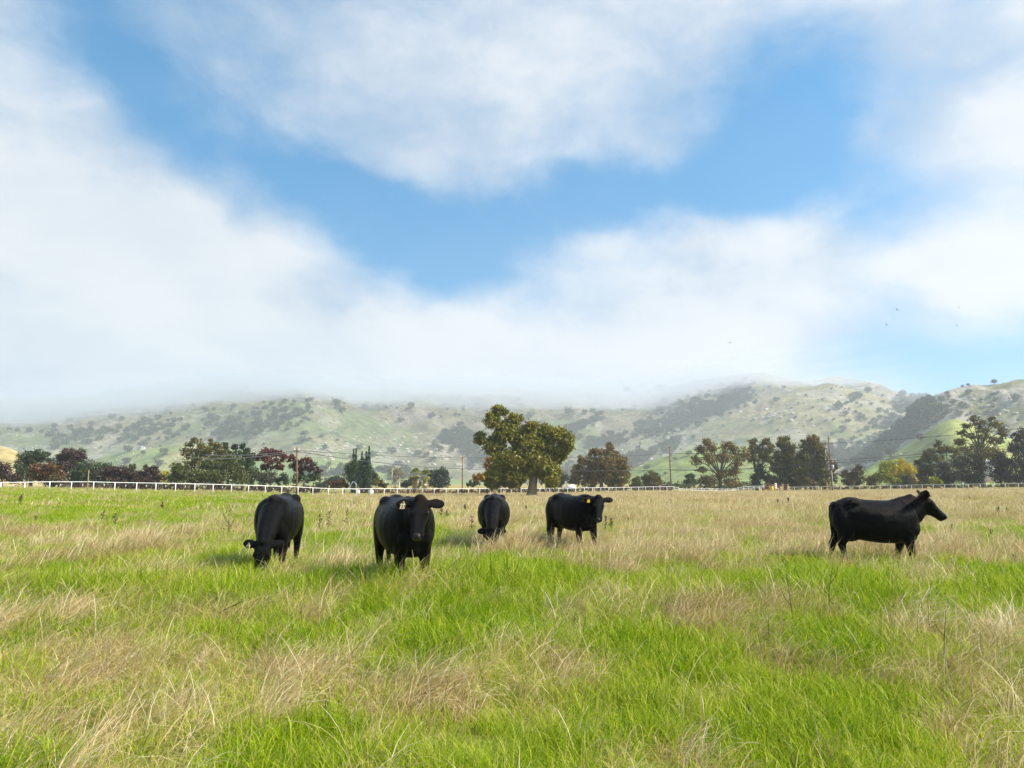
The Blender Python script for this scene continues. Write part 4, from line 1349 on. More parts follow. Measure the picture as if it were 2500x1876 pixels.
# ------------------------------------------------------------------ fence
def fence(label, posts, rails, d_fn, clips=True, lower=None):
    """posts: photograph x of each post; rails: (px, y) control of the top rail"""
    ra = np.array(rails, float)
    pts = []
    for px in posts:
        d = float(d_fn(px))
        y = float(np.interp(px, ra[:, 0], ra[:, 1]))
        p = P(px, y, d)
        pts.append(p)
    o0 = pts[0].copy()
    o0[2] = float(gz(o0[0], o0[1]))
    root = empty('rail_fence', o0)
    tag(root, label, 'fence', 'white pipe fences across the far pasture')
    pm = MB().tube([(0, 0, -1.0), (0, 0, 0.0)], 0.056, 8).mesh('post', M_WHITE)
    for p in pts:
        g = float(gz(p[0], p[1]))
        o = link('post', pm, root)
        o.location = Vector(p - o0)
        o.scale = (1, 1, (p[2] - g) + 0.3)
    rp_ = [Vector(p - o0) for p in pts]
    MB().tube(rp_, 0.044, 8).build('rail', M_WHITE, root)
    if lower:
        MB().tube([p - Vector((0, 0, lower)) for p in rp_], 0.05, 8).build('rail', M_WHITE, root)
    if clips:
        cm = MB().box(0, 0, 0, 0.06, 0.05, 0.22).mesh('insulator', M_WHITE)
        wm = MB()
        for a, b in zip(rp_[:-1], rp_[1:]):
            o = link('insulator', cm, root)
            o.location = (a + b) / 2 - Vector((0, 0, 0.34))
        MB().tube([p - Vector((0, -0.02, 0.34)) for p in rp_], 0.008, 4).build('wire', M_WIRE, root)
        sm = MB().tube([(0, 0, -0.95), (0, 0, -0.2)], 0.018, 5).mesh('stake', M_WIRE)
        for a, b in zip(rp_[:-1], rp_[1:]):
            o = link('stake', sm, root)
            o.location = (a + b) / 2
    return root


PW = [-110, -52, 3, 61, 122, 175, 229, 281, 334, 381, 429, 476, 520.5, 565.5, 607, 648, 688, 728, 764, 802, 836.5, 871, 905.5, 938, 970, 1001, 1031, 1060, 1089, 1118, 1144, 1171, 1197, 1223, 1248, 1272, 1295, 1318,
      1342, 1364, 1385.5, 1405, 1426.5, 1446.7, 1466.6, 1486, 1504, 1523, 1542, 1559, 1576, 1595, 1611, 1628, 1645]
RW = [(-110, 1183), (3, 1179), (61, 1178), (122, 1176.8), (229, 1177), (281, 1178.5), (429, 1181), (520, 1183), (607, 1185.5), (648, 1186.5), (728, 1189.5), (764, 1191.5), (802, 1193.5), (871, 1194), (938, 1193.5),
      (1060, 1193.5), (1171, 1193), (1295, 1193), (1385, 1192.3), (1466, 1191), (1542, 1190), (1595, 1188.8), (1645, 1188.5)]
fence('long white pipe fence sweeping from the left side to the dip', PW, RW, fence_d)
PM = [1645, 1660, 1676, 1690, 1705, 1719, 1733, 1748, 1762, 1776, 1789.5, 1802.6, 1815.5, 1827.7, 1840.6, 1852.8, 1865]
RM = [(1645, 1188.5), (1660, 1193.5), (1676, 1194.5), (1733, 1193.5), (1762, 1194.5), (1789, 1194.5), (1803, 1191.5), (1815, 1189), (1840, 1187.7), (1865, 1187)]
fence('sagging double railed stretch of white fence left of the rust gate', PM, RM, fence_d, clips=False, lower=0.42)
PR = [1922, 1939.4, 1960, 1983.7, 2005.4, 2028.5, 2052, 2074.6, 2098.5, 2123, 2148, 2173.3, 2198.4, 2224.5, 2251, 2278, 2306, 2334, 2364, 2393, 2423, 2453.6, 2485.6, 2518, 2552, 2588]
RR = [(1922, 1190), (1960, 1189.3), (2028, 1188), (2123, 1186.7), (2224, 1184.7), (2306, 1183.5), (2400, 1182), (2486, 1180.6), (2588, 1179)]
fence('straight white fence running from the rust gate to the right side', PR, RR, fence_d, clips=False)


# rust red corral gate
def corral_panel(px0, px1, ytop, d, label, nbar):
    a, b = P(px0, ytop, d), P(px1, ytop, d)
    g = float(gz((a[0] + b[0]) / 2, d))
    w, h = b[0] - a[0], a[2] - g
    root = empty('corral_panel', (a[0], d, g))
    tag(root, label, 'gate panel', 'rust red corral panels')
    pm = MB().tube([(0, 0, -0.1), (0, 0, h + 0.05)], 0.07, 8).mesh('upright', M_RUST)
    for x in (0, w * 0.5, w):
        link('upright', pm, root, (x, 0, 0))
    bm_ = MB().tube([(0, 0, 0), (w, 0, 0)], 0.05, 8).mesh('bar', M_RUST)
    for k in range(nbar):
        link('bar', bm_, root, (0, 0.02, h * (0.2 + 0.8 * k / (nbar - 1))))


corral_panel(1866.5, 1889, 1183.5, 181, 'left rust red corral panel with yellow drum in front', 5)
corral_panel(1890, 1903, 1185, 181.5, 'narrow middle rust red corral panel behind the white sign board', 5)
corral_panel(1904, 1921, 1183.5, 181, 'right rust red corral panel with open bars', 4)
p = P(1893, 1180, 180)
g = float(gz(p[0], 180))
r = empty('sign_post', (p[0], 180, g))
tag(r, 'white board of three stacked plates on the rust red gate', 'sign')
MB().tube([(0, 0.05, -0.1), (0, 0.05, p[2] - g)], 0.05, 8).build('post', M_WHITE, r)
pl = MB().box(0, 0, 0, 0.6, 0.03, 0.42).mesh('plate', M_WHITE)
for k in range(3):
    link('plate', pl, r, (0, 0, p[2] - g - 0.25 - 0.5 * k))
p = P(1884, 1188, 179)
g = float(gz(p[0], 179))
r = empty('yellow_drum', (p[0], 179, g))
tag(r, 'yellow feed drum before the left rust red panel', 'drum')
hh = p[2] - g
MB().tube([(0, 0, 0), (0, 0, 0.05), (0, 0, hh - 0.05), (0, 0, hh)], [0.36, 0.4, 0.4, 0.36], 14).build('barrel', M_YELLOW, r)
MB().tube([(0, 0, hh), (0, 0, hh + 0.04)], [0.42, 0.40], 14).build('lid', M_CREAM, r)


# white gate arch near the cypresses
dA = 128
a = P(855.5, 1186, dA)
b = P(870, 1183, dA)
t = P(862, 1176, dA)
g = float(gz(a[0], dA))
r = empty('gate_arch', (a[0], dA, g))
tag(r, 'pale pipe gate arch with pointed top before the cypresses', 'arch')
MB().tube([(0, 0, -0.1), (0, 0, a[2] - g), (t[0] - a[0] - 0.05, 0, t[2] - g), (t[0] - a[0] + 0.1, 0, t[2] - g), (b[0] - a[0], 0, b[2] - g), (b[0] - a[0], 0, -0.1)], 0.06, 8).build('pipe', M_GREY, r)
MB().tube([(0, 0, 0.9), (b[0] - a[0], 0, 0.9)], 0.04, 8).build('crossbar', M_GREY, r)
for (px, w, lab) in [(874, 5, 'rounded pale trough just right of the gate arch'), (905, 7, 'pale grey trough further right behind the fence post')]:
    d = 130
    p = P(px, 1197, d)
    g = float(gz(p[0], d))
    r = empty('water_trough', (p[0], d, g))
    tag(r, lab, 'trough', 'pale troughs behind the fence')
    W = w * d / F
    hh = max(p[2] - g, 0.5)
    MB().tube([(0, 0, 0), (0, 0, hh * 0.5), (0, 0, hh * 0.92), (0, 0, hh)], [W * 0.9, W, W, W * 0.9], 16).build('tank', M_WALL, r)
    MB().tube([(0, 0, hh), (0, 0, hh + 0.05)], [W * 1.02, W * 1.02], 16).build('rim', M_GREY, r)


# propane tank
d = 176
p = P(1394, 1190.5, d)
g = float(gz(p[0], d))
r = empty('propane_tank', (p[0], d, g))
tag(r, 'fat white propane tank lying behind the fence by the brownish oak', 'tank')
zc = p[2] - g
prof = [(-1.15, 0.02), (-1.1, 0.3), (-0.95, 0.55), (-0.7, 0.68), (0.7, 0.68), (0.95, 0.55), (1.1, 0.3), (1.15, 0.02)]
MB().tube([(x, 0, zc) for x, _ in prof], [q for _, q in prof], 18).build('tank', M_WHITE, r)
leg = MB().box(0, 0, 0, 0.18, 1.0, max(zc - 0.4, 0.2)).mesh('leg', M_WALL)
for x in (-0.65, 0.65):
    link('leg', leg, r, (x, 0, max(zc - 0.4, 0.2) / 2))
MB().tube([(0.1, 0, zc + 0.6), (0.1, 0, zc + 0.82)], [0.2, 0.2], 12).build('valve_cover', M_WHITE, r)
p2 = P(1380, 1190, d)
r = empty('feed_bin', (p2[0], d + 0.5, g))
tag(r, 'small teal bin standing left of the white tank', 'bin')
MB().box(0, 0, 0.55, 0.8, 0.8, 1.1).build('bin', M_TEAL, r, False)
MB().box(0, 0, 1.13, 0.9, 0.9, 0.06).build('lid', M_TEAL, r, False)


# ------------------------------------------------------------------ poles and wires
def pole(px_top, ytop, px_bot, d, label, rad, arms=(), mat=M_WOOD, name='utility_pole'):
    t = P(px_top, ytop, d)
    bx = X(px_bot, d)
    g = float(gz(bx, d))
    root = empty(name, (bx, d, g))
    tag(root, label, 'pole', 'poles of the overhead line' if name == 'utility_pole' else None)
    top = Vector((t[0] - bx, 0, t[2] - g))
    MB().tube([(0, 0, -0.4), top * 0.5, top], [rad * 1.15, rad, rad * 0.8], 10).build('shaft', mat, root)
    for (py, w, ins) in arms:
        z = P(px_top, py, d)[2] - g
        x = top.x * z / top.z
        MB().box(x, -rad - 0.06, z, w, 0.1, 0.12).build('crossarm', M_WOOD if mat is M_WOOD else mat, root, False)
        im = MB().tube([(0, 0, 0), (0, 0, 0.08), (0, 0, 0.16), (0, 0, 0.24)], [0.05, 0.11, 0.09, 0.05], 8).mesh('insulator', M_WALL)
        for k in range(ins):
            xo = -w / 2 + 0.12 + (w - 0.24) * k / max(ins - 1, 1)
            link('insulator', im, root, (x + xo, -rad - 0.06, z + 0.06))
    return root, top, g, bx


pole(725, 1092, 726, 101, 'reddish brown utility pole standing before the left fence and burgundy trees', 0.115, [(1101.5, 0.9, 2)])
pole(1129, 1113, 1129, 156, 'thin brown pole between the palms and the big oak', 0.12, [(1118, 0.6, 1), (1146, 0.8, 2)])
pole(1634, 1090, 1638, 178, 'lone brown pole on the bright green slope', 0.15, [(1093, 0.7, 1), (1126, 1.4, 2)])
rt, tp, gg, bx = pole(2022.5, 1066, 2031, 168, 'tall pole carrying a transformer and white conduit', 0.16, [(1071, 0.9, 1), (1124, 2.6, 4), (1130, 1.3, 2)])
tp_ = P(2031, 1147, 168)
MB().tube([(0.28, -0.3, tp_[2] - gg), (0.28, -0.3, tp_[2] - gg + 0.1), (0.28, -0.3, tp_[2] - gg + 0.95), (0.28, -0.3, tp_[2] - gg + 1.05)], [0.25, 0.3, 0.3, 0.2], 14).build('transformer', M_GREY, rt)
bush_m = MB().tube([(0, 0, 0), (0, 0, 0.25)], [0.05, 0.03], 8).mesh('bushing', M_WALL)
for x in (0.16, 0.40):
    link('bushing', bush_m, rt, (x, -0.3, tp_[2] - gg + 1.03))
MB().tube([(0.10, -0.25, 0.0), (0.02, -0.25, tp_[2] - gg - 0.05)], 0.055, 8).build('conduit', M_WHITE, rt)
MB().tube([(-1.05, -0.1, tp_[2] - gg + 0.8), (-1.05, -0.1, P(2022, 1098, 168)[2] - gg)], 0.035, 6).build('riser', M_GREY, rt)
pole(217, 1148, 214.5, 72, 'short pale leaning stake by the left fence', 0.045, mat=M_PALEWOOD, name='wooden_stake')
pole(2019, 1179, 2019, 164, 'slim yellow pipeline marker near the transformer pole', 0.055, mat=M_YELLOW, name='marker_post')
pole(838, 1135, 838, 170, 'thin dark pole left of the cypresses', 0.05, mat=M_WIRE, name='thin_pole')
pole(957.5, 1144, 956.5, 160, 'slim grey lamp post before the half bare tree', 0.06, mat=M_GREY, name='lamp_post')
pole(941, 1171, 941, 160, 'short pale post left of the lamp post', 0.05, mat=M_WALL, name='pale_post')
pole(975.5, 1178, 975.5, 158, 'stubby pale marker right of the lamp post', 0.11, mat=M_WALL, name='stone_marker')
r, _, _, _ = pole(2350.5, 1177, 2350.5, 142, 'white post with short arms by the right fence', 0.055, mat=M_WHITE, name='cross_post')
z = P(2350, 1181, 142)[2] - float(gz(X(2350.5, 142), 142))
MB().box(0, 0, z, 0.42, 0.06, 0.08).build('arm', M_WHITE, r, False)


def wire(label, pts, rad=0.022):
    """pts: (px, y, d, sag)"""
    out_ = []
    for (a, b) in zip(pts[:-1], pts[1:]):
        pa, pb = P(*a[:3]), P(*b[:3])
        for k in range(12):
            u = k / 12
            q = pa + (pb - pa) * u
            q[2] -= b[3] * 4 * u * (1 - u)
            out_.append(q)
    out_.append(P(*pts[-1][:3]))
    o0 = out_[0].copy()
    mb = MB().tube([tuple(q - o0) for q in out_], rad, 5)
    o = mb.build('overhead_wire', M_WIRE, None, True, tuple(o0))
    tag(o, label, 'wire', 'overhead wires along the poles')


wire('upper overhead wire strung between all the poles', [(500, 1112, 60, 0), (725, 1099.5, 101, 0.25), (1129, 1117, 156, 0.3), (1634, 1107.5, 178, 0.6), (2023, 1083.5, 168, 0.7), (2620, 1033, 120, 0.4)], 0.042)
wire('lower overhead wire strung between all the poles', [(500, 1122, 60, 0), (725, 1103, 101, 0.2), (1129, 1145, 156, 0.45), (1634, 1147, 178, 0.4), (2028, 1125, 168, 0.8), (2620, 1070, 120, 0.4)], 0.045)
wire('pale lowest wire leaving the transformer pole to the right', [(1634, 1148.5, 178, 0), (2028, 1131, 168, 0.5), (2250, 1114.5, 150, 0.1), (2620, 1087, 118, 0.3)], 0.045)


# ------------------------------------------------------------------ buildings
def house(px, ytop, d, w, h, roof_h, label, depth=5.0, on_hill=False, windows=2, py=None):
    if on_hill:
        hh_ = hill_hit(px, py)
        x, y, z = hh_[:3]
        w, h, roof_h, depth = [q * y / F for q in (w, h, roof_h, depth)]
    else:
        q = P(px, ytop, d)
        x, y = q[0], d
        z = q[2] - h - roof_h
    root = empty('house', (x, y, z))
    tag(root, label, 'house')
    MB().box(0, 0, h / 2 - 1.5, w, depth, h + 3.0).build('wall', M_WALL, root, False)
    mb = MB()
    o_ = 0.25 if not on_hill else w * 0.04
    v = [(-w / 2 - o_, -depth / 2 - o_, h), (w / 2 + o_, -depth / 2 - o_, h), (0, -depth / 2 - o_, h + roof_h), (-w / 2 - o_, depth / 2 + o_, h), (w / 2 + o_, depth / 2 + o_, h), (0, depth / 2 + o_, h + roof_h)]
    mb._add(v, [(0, 3, 5, 2), (1, 2, 5, 4), (0, 1, 4, 3)], [(0, 2, 1), (3, 4, 5)])
    mb.build('roof', M_ROOF, root, False)
    wm = MB().box(0, 0, 0, w * 0.16, 0.12, h * 0.35).mesh('window', M_DARKGLASS, False)
    for k in range(windows):
        link('window', wm, root, ((k - (windows - 1) / 2) * w * 0.45, -depth / 2 - 0.03, h * 0.55))


house(2408, 1124, 215, 4.6, 2.4, 1.3, 'white gabled house half hidden among the dark trees', 6.0)
house(612, 0, 0, 12, 3, 3, 'pale roofed house peeping out beside the burgundy tree', 8, True, 2, 1107)
house(340, 0, 0, 14, 4, 3, 'small white farmhouse on the distant left slope', 8, True, 3, 1101)


# ------------------------------------------------------------------ cows
def remesh(mb, voxel, smooth_it=6, fac=0.5):
    me = mb.mesh('tmp', None, False)
    o = link('tmp', me)
    m1 = o.modifiers.new('r', 'REMESH')
    m1.mode = 'VOXEL'
    m1.voxel_size = voxel
    m2 = o.modifiers.new('s', 'SMOOTH')
    m2.factor = fac
    m2.iterations = smooth_it
    dg = bpy.context.evaluated_depsgraph_get()
    dg.update()
    res = bpy.data.meshes.new_from_object(o.evaluated_get(dg))
    bpy.data.objects.remove(o)
    bpy.data.meshes.remove(me)
    res.polygons.foreach_set('use_smooth', np.ones(len(res.polygons), dtype=bool))
    res.name = 'body'
    return res


def make_cow(loc, yaw, scale, label, neck, head_dir, head_up, feet, tag_side=None, head_off=0.0, tag_mat=None, tag_text=None, nose=M_NOSE, tail_x=0.0, ear_droop=0.05, ear_back=0.3, tag_size=0.085, belly=1.0):
    """neck: list of (point, vertical radius, side radius) from the shoulders to the poll; feet: dx,dy of FL, FR, HL, HR hooves"""
    root = empty('cow', loc, yaw)
    root.scale = (scale, scale, scale)
    tag(root, label, 'cow', 'black cows standing in the pasture')
    mb = MB()
    S, U = Vector((0, 1, 0)), Vector((0, 0, 1))
    tors = [(-0.845, 1.15, 0.86, 0.12), (-0.80, 1.24, 0.76, 0.19), (-0.68, 1.32, 0.66, 0.255), (-0.52, 1.355, 0.60, 0.285), (-0.38, 1.35, 0.555, 0.30), (-0.18, 1.325, 0.52, 0.34), (0.06, 1.315, 0.495, 0.365),
            (0.28, 1.318, 0.495, 0.35), (0.46, 1.325, 0.51, 0.31), (0.55, 1.31, 0.54, 0.275), (0.63, 1.24, 0.61, 0.225), (0.68, 1.15, 0.70, 0.155), (0.71, 1.05, 0.80, 0.09)]
    st = []
    for (x, zt, zb, w) in tors:
        zc = zb + (zt - zb) * 0.52
        st.append(((x, 0, zc), S, U, w * belly, zt - zc, zc - zb, 2.25))
    mb.loft(st, 24)
    # hip hooks, pins, shoulder blades, brisket
    for s in (-1, 1):
        mb.ell((-0.42, s * 0.17, 1.25), (0.15, 0.10, 0.10))
        mb.ell((-0.72, s * 0.10, 1.17), (0.12, 0.08, 0.12))
        mb.ell((-0.62, s * 0.17, 0.95), (0.21, 0.13, 0.28))
        mb.ell((0.46, s * 0.19, 0.95), (0.20, 0.105, 0.30))
        mb.ell((0.54, s * 0.13, 0.80), (0.17, 0.13, 0.20))
    mb.ell((0.48, 0, 0.64), (0.20, 0.13, 0.13))
    mb.ell((0.46, 0, 1.28), (0.24, 0.10, 0.075))
    mb.ell((-0.46, 0, 1.30), (0.20, 0.11, 0.075))
    mb.ell((-0.50, 0, 0.60), (0.17, 0.15, 0.09))
    # legs
    fl = [(0.46, 0.17, 0.92, 0.16, 0.11), (0.46, 0.175, 0.72, 0.135, 0.10), (0.46, 0.17, 0.56, 0.100, 0.085), (0.46, 0.165, 0.40, 0.074, 0.068), (0.46, 0.16, 0.33, 0.064, 0.058),
          (0.455, 0.16, 0.20, 0.043, 0.041), (0.455, 0.16, 0.12, 0.050, 0.046), (0.48, 0.16, 0.07, 0.058, 0.05), (0.49, 0.16, 0.045, 0.06, 0.054)]
    hl = [(-0.56, 0.15, 1.04, 0.22, 0.12), (-0.58, 0.185, 0.86, 0.215, 0.125), (-0.61, 0.19, 0.70, 0.17, 0.105), (-0.68, 0.185, 0.57, 0.115, 0.08), (-0.745, 0.18, 0.48, 0.085, 0.064), (-0.745, 0.178, 0.38, 0.064, 0.055),
          (-0.735, 0.175, 0.22, 0.045, 0.041), (-0.73, 0.175, 0.12, 0.052, 0.046), (-0.705, 0.175, 0.07, 0.058, 0.05), (-0.70, 0.175, 0.045, 0.06, 0.054)]
    hooves = []
    for k, (base, s) in enumerate(((fl, 1), (fl, -1), (hl, 1), (hl, -1))):
        dx, dy = feet[k]
        st = []
        for (x, y, z, rx, ry) in base:
            u = max(0.0, min(1.0, (0.85 - z) / 0.85))
            st.append(((x + dx * u, s * y + dy * u, z), (1, 0, 0), (0, 1, 0), rx, ry, ry, 2.0))
        mb.loft(st[::-1], 14)
        c = st[-1][0]
        hooves.append(c)
    # neck
    pts = [Vector(a) for a, _, _ in neck]
    st = []
    for i, (a, rv, ru) in enumerate(neck):
        tg = (pts[min(i + 1, len(pts) - 1)] - pts[max(0, i - 1)]).normalized()
        sd_ = Vector((0, 0, 1)).cross(tg)
        if sd_.length < 0.2:
            sd_ = Vector((0, 1, 0))
        sd_.normalize()
        up_ = tg.cross(sd_)
        st.append((a, sd_, up_, ru, rv, rv, 2.1))
    mb.loft(st, 20)
    # head
    hd = Vector(head_dir).normalized()
    hu = Vector(head_up)
    hu = (hu - hd * hu.dot(hd)).normalized()
    hs = hu.cross(hd)
    pp = pts[-1] + hd * 0.02 + hu * head_off
    hst = [(-0.08, 0.03, 0.11, 0.075), (-0.03, 0.075, 0.17, 0.110), (0.04, 0.09, 0.21, 0.124), (0.11, 0.09, 0.25, 0.130), (0.18, 0.082, 0.235, 0.124), (0.25, 0.068, 0.20, 0.106), (0.32, 0.056, 0.155, 0.092), (0.39, 0.054, 0.13, 0.090),
           (0.45, 0.056, 0.122, 0.094), (0.50, 0.054, 0.115, 0.090), (0.528, 0.034, 0.085, 0.068)]
    mb.loft([(pp + hd * s, hs, hu, w, a, b, 2.2) for (s, a, b, w) in hst], 18)
    mb.ell(pp + hd * -0.035 + hu * 0.055, (0.07, 0.085, 0.065), rot=Matrix((hd, hs, hu)).transposed())
    for s in (-1, 1):
        mb.ell(pp + hd * 0.155 + hs * s * 0.098 + hu * 0.045, (0.055, 0.035, 0.035), rot=Matrix((hd, hs, hu)).transposed())
    # ears
    ears = {}
    for s in (-1, 1):
        base = pp + hd * 0.01 + hs * s * 0.085 + hu * 0.02
        dr = (hs * s - hu * ear_back - hd * 0.10 - Vector((0, 0, ear_droop))).normalized()
        wv_ = (hd * -1 - dr * (hd * -1).dot(dr)).normalized()
        nv_ = dr.cross(wv_)
        st = [(base + dr * q, wv_, nv_, w, 0.027, 0.027, 2.0) for q, w in ((-0.03, 0.04), (0.03, 0.05), (0.09, 0.078), (0.15, 0.084), (0.20, 0.068), (0.245, 0.036))]
        mb.loft(st, 12)
        ears[s] = (base + dr * 0.13, dr, wv_, nv_)
    # tail
    tl = [(-0.76, 0, 1.27), (-0.83, tail_x * 0.2, 1.18), (-0.845, tail_x * 0.5, 1.0), (-0.835, tail_x * 0.8, 0.82), (-0.82, tail_x, 0.62)]
    mb.tube(tl, [0.045, 0.036, 0.028, 0.024, 0.03], 10)
    body = remesh(mb, 0.0145, 16)
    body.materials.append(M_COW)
    link('body', body, root)
    # tail switch
    sw_ = MB()
    e = Vector(tl[-1])
    for k in range(16):
        q = Vector((random.uniform(-0.03, 0.03), random.uniform(-0.035, 0.035), 0))
        sw_.tube([e + q * 0.3 + Vector((0, 0, 0.06)), e + q + Vector((0, 0, -0.1)), e + q * 0.8 + Vector((0, 0, -random.uniform(0.2, 0.3)))], [0.012, 0.018, 0.003], 5)
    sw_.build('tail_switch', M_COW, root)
    # eyes, nose, hooves
    for s in (-1, 1):
        MB().ell(pp + hd * 0.165 + hs * s * 0.118 + hu * 0.035, (0.024, 0.016, 0.02), 10, 7, rot=Matrix((hd, hs, hu)).transposed()).build('eye', M_EYE, root)
    nb = MB()
    nb.loft([(pp + hd * s, hs, hu, w, a, b, 2.4) for (s, a, b, w) in ((0.470, 0.062, 0.02, 0.052), (0.500, 0.060, 0.045, 0.060), (0.522, 0.046, 0.055, 0.056), (0.538, 0.026, 0.035, 0.040))], 16)
    no = nb.build('nose', nose, root)
    for s in (-1, 1):
        MB().ell(pp + hd * 0.526 + hs * s * 0.045 + hu * 0.018, (0.014, 0.018, 0.010), 8, 6, rot=Matrix((hd, hs, hu)).transposed()).build('nostril', M_EYE, no)
    for c in hooves:
        for q in (-0.028, 0.028):
            MB().loft([((c[0] + 0.02, c[1] + q, 0.0), (1, 0, 0), (0, 1, 0), 0.072, 0.028, 0.028, 2.2), ((c[0] + 0.005, c[1] + q, 0.06), (1, 0, 0), (0, 1, 0), 0.055, 0.026, 0.026, 2.2)], 10).build('hoof', M_HOOF, root)
    # ear tag
    for s in ((tag_side,) if isinstance(tag_side, int) else (tag_side or ())):
        c, dr, wv_, nv_ = ears[s]
        ts = tag_size
        fr = hu if abs(hu.dot(dr)) < 0.9 else hd
        # tag faces the way the ear opens; hangs down
        face = (nv_ if nv_.dot(hu) > 0 else -nv_)
        dn = (Vector((0, 0, -1)) - face * Vector((0, 0, -1)).dot(face)).normalized()
        rt_ = dn.cross(face)
        c0 = c + face * 0.034 + dn * 0.012
        outline = [(-0.5, 0.25), (-0.5, 1.25), (0.5, 1.25), (0.5, 0.25), (0.22, 0.0), (0.18, -0.28), (-0.18, -0.28), (-0.22, 0.0)]
        v, fq = [], []
        for dz in (0.0, 0.006):
            v += [c0 + rt_ * (x * ts) + dn * (y * ts) + face * dz for x, y in outline]
        n = len(outline)
        bm = bmesh.new()
        bv = [bm.verts.new(q) for q in v]
        bm.faces.new(bv[:n][::-1])
        bm.faces.new(bv[n:])
        for k in range(n):
            bm.faces.new((bv[k], bv[(k + 1) % n], bv[n + (k + 1) % n], bv[n + k]))
        bmesh.ops.recalc_face_normals(bm, faces=bm.faces)
        me = bpy.data.meshes.new('ear_tag')
        bm.to_mesh(me)
        bm.free()
        me.materials.append(tag_mat)
        to = link('ear_tag', me, root)
        MB().ell(c0 + face * 0.008, (0.012, 0.012, 0.012), 8, 6).build('stud', M_BLACKINK, to)
        if tag_text:
            cu = bpy.data.curves.new('number', 'FONT')
            cu.body = tag_text
            cu.size = ts * 0.92
            cu.align_x = 'CENTER'
            cu.extrude = 0.001
            cu.offset = 0.0022
            tob = bpy.data.objects.new('number_tmp', cu)
            C.objects.link(tob)
            dg = bpy.context.evaluated_depsgraph_get()
            tm = bpy.data.meshes.new_from_object(tob.evaluated_get(dg))
            bpy.data.objects.remove(tob)
            M4 = Matrix.Identity(4)
            rr3 = -rt_
            if rr3.cross(-dn).dot(face) < 0:
                rr3 = rt_
            for i_ in range(3):
                M4[i_][0], M4[i_][1], M4[i_][2], M4[i_][3] = rr3[i_], -dn[i_], face[i_], (c0 + dn * ts * 1.08 + face * 0.0085)[i_]
            tm.transform(M4)
            tm.materials.clear()
            tm.materials.append(M_BLACKINK)
            tm.name = 'number'
            link('number', tm, to)
    return root


def place(px, d):
    x = X(px, d)
    return (x, d, float(gz(x, d)) - 0.01)


D2R = math.radians
NECK_UP = [((0.28, 0, 1.00), 0.33, 0.26), ((0.46, 0, 1.07), 0.315, 0.235), ((0.58, 0, 1.15), 0.295, 0.19), ((0.67, 0, 1.235), 0.25, 0.165), ((0.745, 0, 1.335), 0.185, 0.135)]
NECK_DOWN = [((0.36, 0, 1.00), 0.31, 0.25), ((0.62, 0, 0.97), 0.27, 0.205), ((0.82, 0, 0.84), 0.21, 0.165), ((0.98, 0, 0.69), 0.165, 0.135), ((1.08, 0, 0.60), 0.12, 0.105)]
# head low, grazing at the left
make_cow(place(686, 12.7), D2R(-84), 1.02, 'grazing black cow at far left with its head down and right ear tagged', NECK_DOWN, (0.28, -0.02, -0.95), (0.96, 0, 0.3),
         [(0.05, 0.02), (-0.03, 0), (0.05, 0.0), (0.12, 0.0)], -1, 0.0, M_CREAM, '41', belly=1.02, ear_droop=-0.12, tag_size=0.06)
# nearest, facing the camera
make_cow(place(988, 10.75), D2R(-66), 1.02, 'nearest black cow facing the camera with cream ear tag 116', [((0.36, 0, 1.02), 0.31, 0.25), ((0.60, 0.0, 1.05), 0.27, 0.21), ((0.78, 0.0, 1.13), 0.22, 0.17), ((0.90, -0.03, 1.22), 0.165, 0.14), ((0.97, -0.05, 1.29), 0.12, 0.11)],
         (0.45, -0.20, -0.80), (0.83, -0.36, 0.5), [(0.0, 0.03), (0.02, -0.02), (0.0, 0.0), (0.1, 0.0)], -1, 0.0, M_CREAM, '116', nose=M_BROWNNOSE, ear_droop=0.08, ear_back=0.12, belly=1.06, tag_size=0.07)
# grazing straight towards the camera in tall straw
make_cow(place(1206, 16.6), D2R(-91), 0.97, 'black cow grazing head on in tall straw, face hidden', NECK_DOWN, (0.22, 0.0, -0.97), (0.97, 0, 0.25),
         [(0.04, 0.0), (0.0, 0.0), (0.0, 0.0), (0.05, 0.0)], ear_droop=0.1, belly=1.06)
# side on, looking at the camera
make_cow(place(1398, 16.6), D2R(-58), 0.98, 'black cow turning its head to the camera, yellow ear tag', [((0.36, 0, 1.02), 0.30, 0.24), ((0.58, 0.04, 1.06), 0.27, 0.20), ((0.72, 0.09, 1.12), 0.22, 0.165), ((0.82, 0.10, 1.19), 0.17, 0.14), ((0.87, 0.07, 1.25), 0.12, 0.11)],
         (0.33, -0.30, -0.89), (0.70, -0.60, 0.42), [(0.20, 0.0), (-0.04, 0.0), (-0.10, 0.0), (0.06, 0.0)], -1, 0.0, M_YELLOW, None, ear_droop=0.05, ear_back=0.12, tag_size=0.062)
# profile at the right
make_cow(place(2136, 13.4), D2R(-18), 0.955, 'black cow in profile at far right with raised head', NECK_UP, (0.68, 0.04, -0.72), (0.72, 0.04, 0.68),
         [(-0.16, 0.0), (0.10, 0.0), (-0.14, 0.0), (0.14, 0.0)], -1, 0.065, M_CREAM, None, ear_droop=-0.55, ear_back=0.0, tag_size=0.07)


